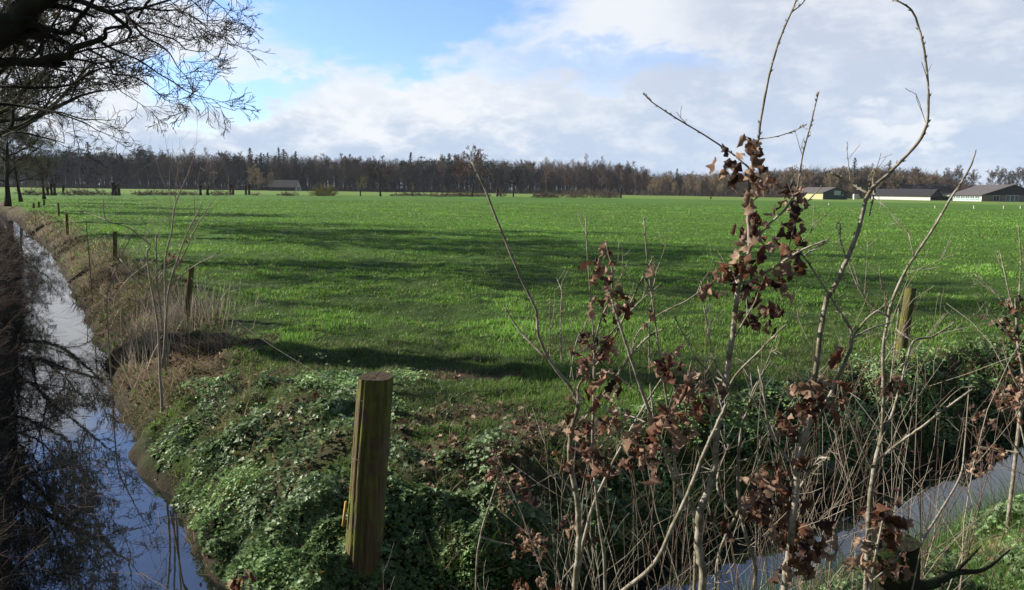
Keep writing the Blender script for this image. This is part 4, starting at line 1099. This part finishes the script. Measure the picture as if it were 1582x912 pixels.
PG = 'cut pollard willows across the far ditch line'
polls = [(74, 302, 1.4, 'pollard stump leftmost of the far row'), (80, 302, 1.9, 'taller pollard just right of the leftmost stump'), (85, 302, 2.0, 'pollard with square head beside the tall left one'), (98, 300, 1.7, 'reddish broad pollard standing back in the scrub'),
         (175, 302, 2.1, 'wide headed pollard left in the cluster of three'), (179, 302, 1.6, 'thin middle pollard in the cluster of three'), (184, 302, 1.9, 'pollard right in the cluster of three'),
         (310, 302, 1.9, 'pollard behind the left tip of the hazel sapling'), (321, 302, 1.9, 'pollard behind the right tip of the hazel sapling'), (356, 301, 2.1, 'left pollard of the pair before the dark wood'), (360, 301, 2.1, 'right pollard of the pair before the dark wood'),
         (380, 301, 2.0, 'left pollard of the pair before the grey tree'), (385, 301, 2.3, 'right pollard of the pair before the grey tree'), (768, 304, 2.0, 'pollard stump left of the round bare tree'), (883, 305, 2.0, 'pale pollard within the long brush heap'), (941, 306, 2.2, 'pollard at the right end of the brush heap'), (959, 306, 2.5, 'last dark pollard standing alone right of the brush heap')]
pp0 = [pollard(1, 1.9, 0), pollard(2, 1.9, 5)]
for i, (px, py, h, lb) in enumerate(polls):
    src = pp0[i % 2]; first = src.get('label') is None; o = src if first else copy_tree(src, (0, 0, 0))
    g = G(px, py, 0); tag(o, lb, 'pollard', PG); o.location = (g[0], g[1], 0); o.rotation_euler = (0, 0, i * 1.3); o.scale = (1, 1, h / 1.9) if px > 100 else (.85, .85, h / 2.1)


def brush_heap(px0, px1, py, h, label, seed, dens=1.0):
    rnd = random.Random(seed); a = G(px0, py, 0); b = G(px1, py, 0); L = np.linalg.norm(b - a); u = (b - a) / L; c = (a + b) / 2; rt = []
    for i in range(int(L * 14 * dens)):
        t = rnd.uniform(-.5, .5); p = u * L * t + np.array([0, rnd.gauss(0, 1.0), rnd.uniform(0, h * .5)])
        env = (1 - abs(2 * t) ** 3) * h * rnd.uniform(.4, 1.1); d = np.array([rnd.gauss(0, 1), rnd.gauss(0, .6), rnd.uniform(0, .8)])
        sprout(rt, p, d, env * 1.2 + .4, .05, 1, rnd, .0, .25, (2, 3), rmin=.03)
    o = segs_to_mesh(rt, 'brush_heap', m_heap, None, 3); o.location = tuple(c); tag(o, label, 'brush heap', 'heaps of cut branches along the far ditch')


m_heap = mat_plain('cut_branches', (.12, .085, .065), .9, noise=.3, nscale=.8, spec=.1)
brush_heap(32, 74, 302, .8, 'low brown heap of cut branches beside the leftmost pollard', 40)
brush_heap(90, 172, 302, .8, 'long heap of cut branches left of the cluster of three pollards', 41)
brush_heap(205, 306, 302, .75, 'long low heap of cut branches right of the cluster of three pollards', 42)
brush_heap(324, 352, 302, .8, 'short heap of cut branches between hazel tip and pollard pair', 43)
brush_heap(390, 400, 302, .4, 'tiny scrap heap right of the pollard pair', 44)
brush_heap(430, 460, 302.5, .6, 'small flat heap of twigs before the white gabled house', 45)
brush_heap(602, 662, 303, .6, 'low heap of cut branches beneath the little leaning shrub', 46)
brush_heap(662, 758, 304, .9, 'brown heap of branches under the group of thin trees', 47)
brush_heap(822, 862, 305.5, 1.3, 'rounded pale tangle at the left of the long brush heap', 48)
brush_heap(864, 958, 306, 2.0, 'tall untidy heap of pale branches before the dark larches', 49, .7)

m_olive = mat_plain('olive_twig', (.17, .15, .065), .9, noise=.3, nscale=.5, spec=.1)
m_red = mat_plain('red_twig', (.12, .07, .055), .9, noise=.3, nscale=.5, spec=.1)
def put(o, px, py, lab, cat='tree', grp='single trees along the far ditch', rz=0, s=1):
    g = G(px, py, 0); o.location = (g[0], g[1], 0); o.rotation_euler = (0, 0, rz); o.scale = (s, s, s); tag(o, lab, cat, grp)


def round_shrub(seed, W_, H_, n, mat):
    rnd = random.Random(seed); rt = empty('round_shrub'); s = []
    for i in range(n):
        a = rnd.uniform(0, 6.28); e = rnd.uniform(.05, 1.4)
        sprout(s, (rnd.gauss(0, .3), rnd.gauss(0, .3), 0), (math.cos(a) * math.cos(e) * W_, math.sin(a) * math.cos(e) * W_, math.sin(e) * H_ * .9), math.hypot(W_ * math.cos(e), H_ * math.sin(e)) * .62, .045, 2, rnd, .02, .2, (4, 5), rmin=.028)
    segs_to_mesh(s, 'branches', mat, rt); return rt


put(round_shrub(61, 4.8, 4.0, 42, m_olive), 500, 303, 'large rounded olive brown bush standing alone in the field', 'bush', None)
put(round_shrub(62, 1.9, 1.9, 14, m_red), 776, 304, 'little reddish bush next to the far pollard stump', 'bush', None)
put(make_tree('small_tree', 4.6, 63, 3, .35, .2, 9, 1.2, .035, (4, 5), m_olive, thick=.08, L0=.42), 557, 303, 'small yellowish tree with spreading head right of the round bush')
put(make_tree('field_tree', 8.8, 64, 4, .25, .26, 9, 1.0, .03, (4, 5), m_twig, thick=.09), 588, 303.5, 'open crowned bare tree right of the small yellowish tree')
put(make_tree('leaning_tree', 3.6, 65, 3, .3, .15, 7, 1.6, .035, (4, 5), m_red, thick=.08), 637, 303.5, 'low leaning shrubby tree above the flat brush heap')
put(make_tree('group_tree', 10.6, 66, 4, .35, .2, 9, 1.1, .035, (4, 5), m_red, thick=.09), 711, 304, 'reddish bare tree at the left of the far group')
put(make_tree('group_tree', 12.0, 67, 4, .45, .2, 9, .9, .035, (4, 5), m_red, thick=.09), 729, 304.5, 'tallest slim double stemmed tree of the far group')
put(make_tree('round_tree', 5.9, 68, 4, .38, .24, 9, 1.4, .035, (4, 5), m_twig, thick=.08, L0=.45), 793, 304.5, 'round headed dark bare tree standing apart before the wood')

m_strip2 = mat_plain('pale_stake', (.45, .43, .36), .8, noise=.2, nscale=10)
# little marker posts out in the far field
for px, py, h, lb in [(1098, 308, 4, 'dark short post alone in the far pale field'), (1281, 317, 3, 'thin pale marker stake below the green barn'), (1445, 322, 4, 'thin pale marker stake before the white walled barn'), (1505, 322, 4, 'thin pale marker stake left of the brick barn windows'), (1551, 322, 4, 'thin pale marker stake in front of the glazed gable'), (1577, 322, 4, 'thin pale marker stake at the right edge')]:
    b = G(px, py, 0); s_ = b[1] / FPX; post(b, P(px, py - h, b[1]), 1.2 * s_, lb, 8, grp='small stakes in the far field', name='field_stake', matl=m_poll if px < 1200 else m_strip2 if 'm_strip2' in globals() else m_strip)

# ------------------------------------------------------------------ buildings
def flat_mat(n, c, r=.8, noise=.12, ns=.8): return mat_plain(n, c, r, noise=noise, nscale=ns, spec=.2)
M_cream = flat_mat('cream_render', (.62, .57, .44)); M_white = flat_mat('white_render', (.55, .54, .51)); M_green = flat_mat('green_cladding', (.045, .075, .07))
M_roof = flat_mat('fibre_roof', (.028, .027, .03), .85, .25, .6); M_roofl = flat_mat('grey_roof', (.095, .085, .082), .85, .25, .5); M_red = flat_mat('tile_roof', (.16, .085, .06)); M_yel = flat_mat('pale_yellow_wall', (.36, .35, .19))
M_dark = flat_mat('dark_boards', (.03, .03, .035)); M_glass = mat_plain('window_glass', (.10, .14, .15), .12, spec=.6); M_frame = flat_mat('white_frame', (.7, .7, .68)); M_teal = flat_mat('teal_panel', (.10, .28, .26))


def brick():
    m = bpy.data.materials.new('brickwork'); m.use_nodes = True; t = NT(m.node_tree); o = t.n('ShaderNodeOutputMaterial'); p = t.n('ShaderNodeBsdfPrincipled')
    tcn = t.n('ShaderNodeTexCoord'); b = t.n('ShaderNodeTexBrick'); b.inputs['Color1'].default_value = (.17, .085, .065, 1); b.inputs['Color2'].default_value = (.12, .065, .055, 1); b.inputs['Mortar'].default_value = (.2, .17, .15, 1); b.inputs['Scale'].default_value = 3
    t.l(tcn.outputs['Object'], b.inputs[0]); t.l(b.outputs[0], p.inputs['Base Color']); p.inputs['Roughness'].default_value = .9; t.l(p.outputs[0], o.inputs[0]); return m


M_brick = brick()


def barn(name, loc, yaw, Wd, Ln, eave, ridge, label, wm, gm, rm, cat='barn', wins=(), over=.5, grp='farm buildings beyond the pasture', boards=False):
    """local: gable faces -Y (width Wd along X), length along +Y. wins: (face, u0, u1, z0, z1, mat, frame, bars)"""
    rt = empty(name, loc, yaw); w2 = Wd / 2
    for sx in (-w2, w2):
        mb = MB(); mb.add([(sx, 0, 0), (sx, Ln, 0), (sx, Ln, eave), (sx, 0, eave)], [(0, 3, 2, 1) if sx < 0 else (0, 1, 2, 3)])
        mb.build('side_wall', wm, rt, False)
    for y in (0, Ln):
        gb = MB(); gb.add([(-w2, y, 0), (w2, y, 0), (w2, y, eave), (0, y, ridge), (-w2, y, eave)], None, [(0, 1, 2), (0, 2, 3), (0, 3, 4)] if y == 0 else [(0, 2, 1), (0, 3, 2), (0, 4, 3)])
        gb.build('gable_wall', gm, rt, False)
    if boards:
        bb = MB(); bb.add([(-w2 + .1, -.03, eave), (w2 - .1, -.03, eave), (0, -.03, ridge - .03), (-w2 + .1, -.09, eave), (w2 - .1, -.09, eave), (0, -.09, ridge - .03)], [(0, 3, 4, 1), (1, 4, 5, 2), (2, 5, 3, 0)], [(0, 1, 2), (3, 5, 4)]); bb.build('gable_boards', M_dark, rt, False)
    rb = MB(); th = .16; sl_ = (ridge - eave) / w2
    for s in (-1, 1):
        xo = s * (w2 + over); zo = eave - sl_ * over + .03
        pr = [(xo, zo), (0, ridge + .03), (0, ridge + .03 + th), (xo, zo + th)]
        V = [(x, y, z) for y in (-over, Ln + over) for (x, z) in pr]
        rb.add(V, [(0, 1, 2, 3), (7, 6, 5, 4), (0, 4, 5, 1), (3, 2, 6, 7), (0, 3, 7, 4), (1, 5, 6, 2)])
    rb.build('roof', rm, rt, False)
    for (face, u0, u1, z0, z1, wmt, fr, bars) in wins:
        nm = 'door' if z0 < .15 else 'window'
        def bx(u0, u1, z0, z1, d0, d1):
            b = MB()
            if face == 'g': b.box(u0, u1, -d1, -d0, z0, z1)
            elif face == 'l': b.box(-w2 - d1, -w2 - d0, u0, u1, z0, z1)
            else: b.box(w2 + d0, w2 + d1, u0, u1, z0, z1)
            return b
        wn = bx(u0, u1, z0, z1, .01, .06).build(nm, wmt, rt, False)
        if fr is not None:
            f = MB()
            e = .12
            for (a, b_, c, d_) in [(u0 - e, u1 + e, z1, z1 + e), (u0 - e, u1 + e, z0 - e, z0), (u0 - e, u0, z0, z1), (u1, u1 + e, z0, z1)] + [(u0 + (u1 - u0) * i / (bars + 1) - .05, u0 + (u1 - u0) * i / (bars + 1) + .05, z0, z1) for i in range(1, bars + 1)]:
                q = bx(a, b_, c, d_, .065, .11); f.add(q.V[0], q.Q[0])
            f.build('frame', fr, wn, False)
    tag(rt, label, cat, grp); return rt


def at(px, py): g = G(px, py, 0); return (g[0], g[1], -.05)


# gable corner position: local (-w2, 0) is the near-left corner seen between side wall and gable
def place_barn(px, py, yaw_deg, Wd, **kw):
    g = np.array(at(px, py)); y = R_(yaw_deg); o = g - np.array([math.cos(y) * -Wd / 2, math.sin(y) * -Wd / 2, 0]); return barn(loc=o, yaw=y, Wd=Wd, **kw)


# green barn: corner at 1271, gable right to 1310, side left to 1243
s1 = G(1271, 308)[1] / FPX
place_barn(1271, 308.3, 14, 39 * s1 * 1.06, name='green_barn', Ln=15, eave=2.35, ridge=4.0, label='dark green barn with a pale window in its gable and a yellowish side wall', wm=M_yel, gm=M_green, rm=M_roofl,
           wins=[('g', -.4, 2.1, 1.5, 3.0, flat_mat('pale_panel', (.5, .58, .62)), None, 0), ('g', 2.7, 3.2, 1.3, 1.7, M_white, None, 0)])
s2 = G(1437, 309.5)[1] / FPX
place_barn(1437, 309.8, 30, 6.6, name='long_barn', Ln=23, eave=1.75, ridge=3.9, label='long low barn with a white side wall and black roof', wm=M_white, gm=M_dark, rm=M_roof)
s4 = G(1516, 311)[1] / FPX
place_barn(1516, 311.3, 2, 21.0, name='brick_barn', Ln=17, eave=2.2, ridge=5.6, label='broad brick barn with large glazed doors in its gable at the right', wm=M_white, gm=M_brick, rm=M_roofl, over=.7, boards=True,
           wins=[('g', -2.1, -.9, .2, 2.1, M_glass, M_frame, 0), ('g', -.6, .6, .2, 2.1, M_glass, M_frame, 0), ('g', .9, 2.1, .2, 2.1, M_glass, M_frame, 0), ('g', -6.4, -4.6, .2, 1.9, M_dark, M_frame, 1), ('g', 4.6, 6.2, .3, 1.8, M_dark, M_frame, 1)]
           + [('l', 1 + i * 2.6, 3.2 + i * 2.6, 1.0, 1.7, M_glass, M_frame, 1) for i in range(7)] + [('l', 1 + i * 2.6, 3.2 + i * 2.6, .5, .85, M_teal, None, 0) for i in range(7)])
g = G(1391, 308.3); barn('rear_barn', (g[0] + 6, g[1] + 12, 0), R_(-103), 9, 18, 2.6, 6.0, 'grey roofed barn behind the long white walled barn', M_white, M_white, M_roof)
g = G(1461, 308.9); barn('farmhouse', (g[0] + 6, g[1] + 12, 0), R_(-103), 7, 8, 2.8, 6.2, 'farmhouse with a red tiled roof between the barns', M_brick, M_brick, M_red, 'house')
g = G(464, 293.6); g = g * (384 / g[1]); barn('white_gabled_house', (g[0] - 1, 384, 0), R_(80), 6.5, 14.5, 2.1, 5.3, 'dark roofed farmhouse with a white gable at the edge of the wood', M_dark, M_white, M_roof, 'house',
     wins=[('g', -1, .1, .2, 1.9, M_dark, None, 0), ('g', .8, 1.7, 1, 1.9, M_dark, None, 0)], grp=None)
# silo, bushes and small white thing near the farm
g = G(1568, 309); mb = MB(); mb.tube([(0, 0, 0), (0, 0, 5.4), (0, 0, 6.0), (0, 0, 6.3)], [1.5, 1.5, 1.0, .2], 16); o = mb.build('feed_silo', M_cream); o.location = (g[0] + 22, g[1] + 30, 0); tag(o, 'pale round feed silo rising behind the brick barn', 'silo')
g = G(1322, 308.5); mb = MB(); mb.box(-.9, .9, -.5, .5, .5, 1.9); mb.box(-.8, -.6, -.4, .4, 0, .5); mb.box(.6, .8, -.4, .4, 0, .5); mb.box(.9, 1.3, -.4, .4, .5, 1.2); o = mb.build('livestock_trailer', M_white, smooth=False); o.location = (g[0], g[1], 0); tag(o, 'small white trailer right of the green barn', 'trailer')


def leaf_bush(name, px, py, wd, h, label, c, seed):
    rr = np.random.default_rng(seed); n = 2600; g = G(px, py, 0); a = rr.uniform(0, 6.28, n); e = np.arcsin(rr.uniform(0, 1, n)); r = rr.uniform(.6, 1, n) ** .5 * (1 + .25 * np.sin(a * 3 + seed) + .15 * np.sin(a * 7))
    p = np.stack([np.cos(a) * np.cos(e) * wd * r, np.sin(a) * np.cos(e) * wd * .6 * r, np.sin(e) * h * r], -1); col = np.array(c) * rr.uniform(.6, 1.3, (n, 1))
    V, F, C = merge([leaves(p, np.full(n, .34), p + rr.normal(0, .6, (n, 3)), col)]); o = mesh(name, V, F[1:], m_leaf, col=C); o.location = (g[0], g[1], 0); tag(o, label, 'bush', 'bushes in front of the farm')


leaf_bush('evergreen_bush', 1478, 309.5, 4.0, 1.6, 'broad dark green bush before the brick barn side windows', (.04, .09, .03), 3)
leaf_bush('evergreen_bush', 1458, 310, 2.6, 1.2, 'low green bush at the end of the long barn', (.05, .1, .03), 4)
mb = MB(); mb.tube([(-1.6, 0, 0), (-.9, 0, .7), (0, 0, 1.0), (.9, 0, .7), (1.6, 0, 0)], [.3, .7, .8, .7, .3], 10, 3, .2); g = G(1493, 310.4); o = mb.build('earth_heap', m_poll); o.location = tuple(g); tag(o, 'dark earth heap beside the broad green bush', 'heap')

# ------------------------------------------------------------------ the far wood
m_wtwig = mat_plain('wood_twig', (.13, .10, .085), .95, noise=.35, nscale=.12, spec=.05)
m_wtwig2 = mat_plain('wood_twig_tan', (.26, .20, .14), .95, noise=.35, nscale=.12, spec=.05)
m_wlarch = mat_plain('larch_twig', (.17, .105, .08), .95, noise=.35, nscale=.15, spec=.05)
m_wbark = mat_plain('wood_bark', (.12, .10, .085), .95, noise=.35, nscale=.4, spec=.05)
m_needle = mat_plain('spruce_needles', (.022, .036, .020), .9, noise=.4, nscale=.3, spec=.1)
m_pine = mat_plain('pine_needles', (.030, .045, .024), .9, noise=.4, nscale=.3, spec=.1)


def tris_cloud(P0, sz, rr, flat=.5):
    n = len(P0); a = rr.normal(size=(n, 3)); b = rr.normal(size=(n, 3)); a[:, 2] *= flat; b[:, 2] *= flat
    a /= np.linalg.norm(a, axis=1, keepdims=True); b /= np.linalg.norm(b, axis=1, keepdims=True)
    V = np.stack([P0 - a * sz[:, None], P0 + b * sz[:, None], P0 + (a - b) * .6 * sz[:, None] + [0, 0, .2]], 1).reshape(-1, 3)
    return V, np.arange(3 * n).reshape(-1, 3)


def conifer(seed, H, kind):
    rr = np.random.default_rng(seed); rnd = random.Random(seed); rt = empty('spruce_tree' if kind == 's' else 'pine_tree' if kind == 'p' else 'larch_tree')
    mb = MB(); mb.tube([(0, 0, -.5), (.1, 0, H * .5), (0, 0, H * .97)], [.24, .17, .04], 6, 3); mb.build('trunk', m_wbark, rt)
    if kind == 's':
        Ps = []; z = H * .15
        while z < H * .99:
            f = (z / H); R0 = (1 - f) ** .8 * H * .20 + .15; m = 6
            for i in range(m):
                a = rnd.uniform(0, 6.28); L = R0 * rnd.uniform(.6, 1.25)
                for q in np.linspace(.15, 1, max(3, int(L / .35))): Ps.append((math.cos(a) * L * q, math.sin(a) * L * q, z - L * q * .30 + .25 * q * q * L + rnd.gauss(0, .08)))
            z += .42
        Ps = np.array(Ps); V, T = tris_cloud(Ps, rr.uniform(.28, .5, len(Ps)), rr, .45); mesh('crown', V, T, m_needle, rt)
    elif kind == 'p':
        Ps = []
        for i in range(26):
            a = rnd.uniform(0, 6.28); z = H * rnd.uniform(.52, .97); R0 = H * .17 * math.sqrt(max(.1, 1.15 - z / H)) * rnd.uniform(.3, 1.5); c = np.array([math.cos(a) * R0, math.sin(a) * R0, z])
            mb2 = rnd.uniform(.7, 1.4); Ps += [c + np.array([rnd.gauss(0, mb2), rnd.gauss(0, mb2), rnd.gauss(0, mb2 * .4)]) for _ in range(42)]
        Ps = np.array(Ps); V, T = tris_cloud(Ps, rr.uniform(.25, .45, len(Ps)), rr, .6); mesh('crown', V, T, m_pine, rt)
    else:
        s = []; z = H * .3
        while z < H * .99:
            for i in range(3):
                a = rnd.uniform(0, 6.28); L = ((1 - z / H) ** .7 * H * .16 + .5) * rnd.uniform(.6, 1.3); sprout(s, (0, 0, z), (math.cos(a), math.sin(a), .25), L, .06, 1, rnd, .03, .12, (4, 6), rmin=.04)
            z += H * .028
        segs_to_mesh(s, 'crown', m_wlarch, rt)
    return rt


WH = 20.0
def wood_tree(seed, tw, fork=.3, nl=15, rmin=.042, L0=.34, spread=.75): return make_tree('wood_tree', WH, seed, 4, fork, .26, nl, spread, rmin, (5, 6), tw, m_wbark, thick=.11, L0=L0, trop=.1)
protos = {'d': [wood_tree(101, m_wtwig), wood_tree(102, m_wtwig, .5), wood_tree(103, m_wtwig, .28)], 't': [wood_tree(104, m_wtwig2, .15), wood_tree(105, m_wtwig2, .12), wood_tree(106, m_wtwig2, .2, 10)],
          's': [conifer(111, WH, 's'), conifer(112, WH, 's')], 'p': [conifer(121, WH, 'p'), conifer(122, WH, 'p'), conifer(123, WH, 'p')], 'l': [conifer(131, WH, 'l'), conifer(132, WH, 'l')]}
LBL = {'d': ('leafless brown broadleaf tree in the dark far wood', 'dark bare trees of the far wood'), 't': ('leafless tan tree in the lower right stretch of the far wood', 'tan bare trees of the far wood'),
       's': ('dark green pointed spruce rising from the far wood', 'spruces of the far wood'), 'p': ('dark green flat topped pine in the left end of the far wood', 'pines of the far wood'), 'l': ('reddish bare larch at the edge of the far wood', 'larches of the far wood')}
# edge of wood in photo pixels: px, base y, distance, skyline y
WE = np.array([(30, 400, 238), (100, 400, 236), (230, 400, 236), (360, 400, 240), (430, 405, 240), (560, 405, 246), (700, 405, 247), (860, 395, 249), (960, 385, 254), (1005, 370, 268), (1100, 350, 270), (1180, 335, 265), (1230, 325, 262), (1342, 315, 258), (1400, 315, 262), (1450, 315, 270), (1495, 315, 285), (1530, 315, 292)], float)


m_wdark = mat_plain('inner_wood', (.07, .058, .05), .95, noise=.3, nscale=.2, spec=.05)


def wood():
    rnd = random.Random(99); used = set(); cnt = 0
    def kind_at(px):
        u = rnd.random()
        if px < 235: return 'p' if u < .6 else 's' if u < .72 else 'd'
        if px < 360: return 'l' if u < .55 else 'd' if u < .85 else 's'
        if px < 470: return 's' if u < .5 else 'd' if u < .8 else 'l'
        if px < 850: return 'd' if u < .55 else 'l' if u < .8 else 's' if u < .9 else 'p'
        if px < 1005: return 'l' if u < .65 else 'd'
        return 't' if u < .86 else 'l' if u < .95 else 's'
    def place(px, dist, top, k):
        nonlocal cnt
        u = ray(px, 456 - (456 - 290)); u = u / u[1]; pos = np.array([u[0] * dist, dist, 0])
        tz = P(px, top, dist)[2]; s = max(.3, tz / WH / .95)
        src = rnd.choice(protos[k]); first = src.name not in used; used.add(src.name)
        o = src if first else copy_tree(src, (0, 0, 0))
        o.location = tuple(pos); o.rotation_euler = (0, 0, rnd.uniform(0, 6.28)); wdt = rnd.uniform(.8, 1.1) * (s if s > .8 else s ** .7); o.scale = (wdt, wdt, s)
        tag(o, LBL[k][0], 'tree', LBL[k][1]); cnt += 1
    px = 38
    while px < 1530:
        d = np.interp(px, WE[:, 0], WE[:, 1]); sk = np.interp(px, WE[:, 0], WE[:, 2]); k = kind_at(px)
        top = sk + rnd.uniform(-5, 14) + (0 if k in 'slp' else 3); place(px, d + rnd.uniform(0, 14), top, k); px += rnd.uniform(5.0, 8.5)
    for (px, top, k) in [(140, 222, 's'), (388, 231, 's'), (432, 230, 's'), (440, 233, 's'), (405, 238, 's'), (635, 237, 's'), (694, 239, 's'), (738, 240, 'd'), (683, 240, 'l'), (160, 230, 'p'), (110, 228, 'p'), (320, 230, 'l'), (300, 232, 'l'), (905, 240, 'l'), (968, 250, 'l'), (994, 258, 'l'), (930, 243, 'l'), (1045, 262, 's'), (1318, 246, 's'), (1372, 250, 's'), (220, 226, 'l'), (235, 228, 'l'), (458, 236, 's')]:
        place(px, np.interp(px, WE[:, 0], WE[:, 1]) + 8, top, k)
    for px in (1532, 1543, 1556, 1570, 1583, 1597): place(px, 420, 264 + rnd.uniform(-3, 5), 'd')
    for (px, d, top) in [(400, 300, 262), (418, 300, 268), (395, 305, 258), (443, 385, 262)]: place(px, d + 60, top, 't')
    for (px, top) in [(1410, 262), (1478, 262), (1462, 266), (1502, 268)]: place(px, 312, top, 'd')
    print('wood trees', cnt)
    # body of the wood behind its edge: merged mass of stems and crowns
    rr = np.random.default_rng(5)
    S = []
    for i in range(7000):
        px = rr.uniform(-30, 1515); d = np.interp(px, WE[:, 0], WE[:, 1]) + rr.uniform(6, 60); sk = np.interp(px, WE[:, 0], WE[:, 2]) + rr.uniform(1, 20)
        u = ray(px, 290); u = u / u[1]; x = u[0] * d; H = max(4, P(px, sk, d)[2]); r = rr.uniform(.10, .22)
        S.append(((x, d, -.3), (x + rr.normal(0, .4), d, H), r, .05))
        for j in range(24):
            z = H * rr.uniform(.1, 1) ** .7; a = rr.uniform(0, 6.28); L = rr.uniform(.8, 2.6)
            S.append(((x, d, z), (x + math.cos(a) * L, d + math.sin(a) * L, z + L * rr.uniform(.1, 1.3)), .06, .035))
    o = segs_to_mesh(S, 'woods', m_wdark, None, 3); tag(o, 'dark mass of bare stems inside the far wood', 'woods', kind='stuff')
    # understorey of saplings and scrub at the edge
    S = []
    for i in range(5200):
        px = rr.uniform(30, 1500); d = np.interp(px, WE[:, 0], WE[:, 1]) + rr.uniform(-3, 30); u = ray(px, 290); u = u / u[1]; x = u[0] * d; H = rr.uniform(1, 4.5) * (1 if px < 1000 else 1.5)
        for j in range(3): S.append(((x, d, -.2), (x + rr.normal(0, H * .35), d + rr.normal(0, H * .3), H * rr.uniform(.5, 1)), .08, .04))
    o = segs_to_mesh(S, 'understorey', m_wtwig, None, 3); tag(o, 'low scrub of bare shoots along the foot of the far wood', 'scrub', kind='stuff')


wood()


# ------------------------------------------------------------------ winter air
hz = MB(); hz.box(-520, 520, -60, 640, -3.0, 45); hm = bpy.data.materials.new('thin_haze'); hm.use_nodes = True; t = NT(hm.node_tree)
ho = t.n('ShaderNodeOutputMaterial'); hv = t.n('ShaderNodeVolumePrincipled'); hv.inputs['Color'].default_value = (.80, .88, 1.0, 1); hv.inputs['Density'].default_value = .00010
t.l(hv.outputs[0], ho.inputs['Volume'])
tag(hz.build('haze', hm, None, False), 'thin pale haze in the air over the pasture', 'haze', kind='stuff')
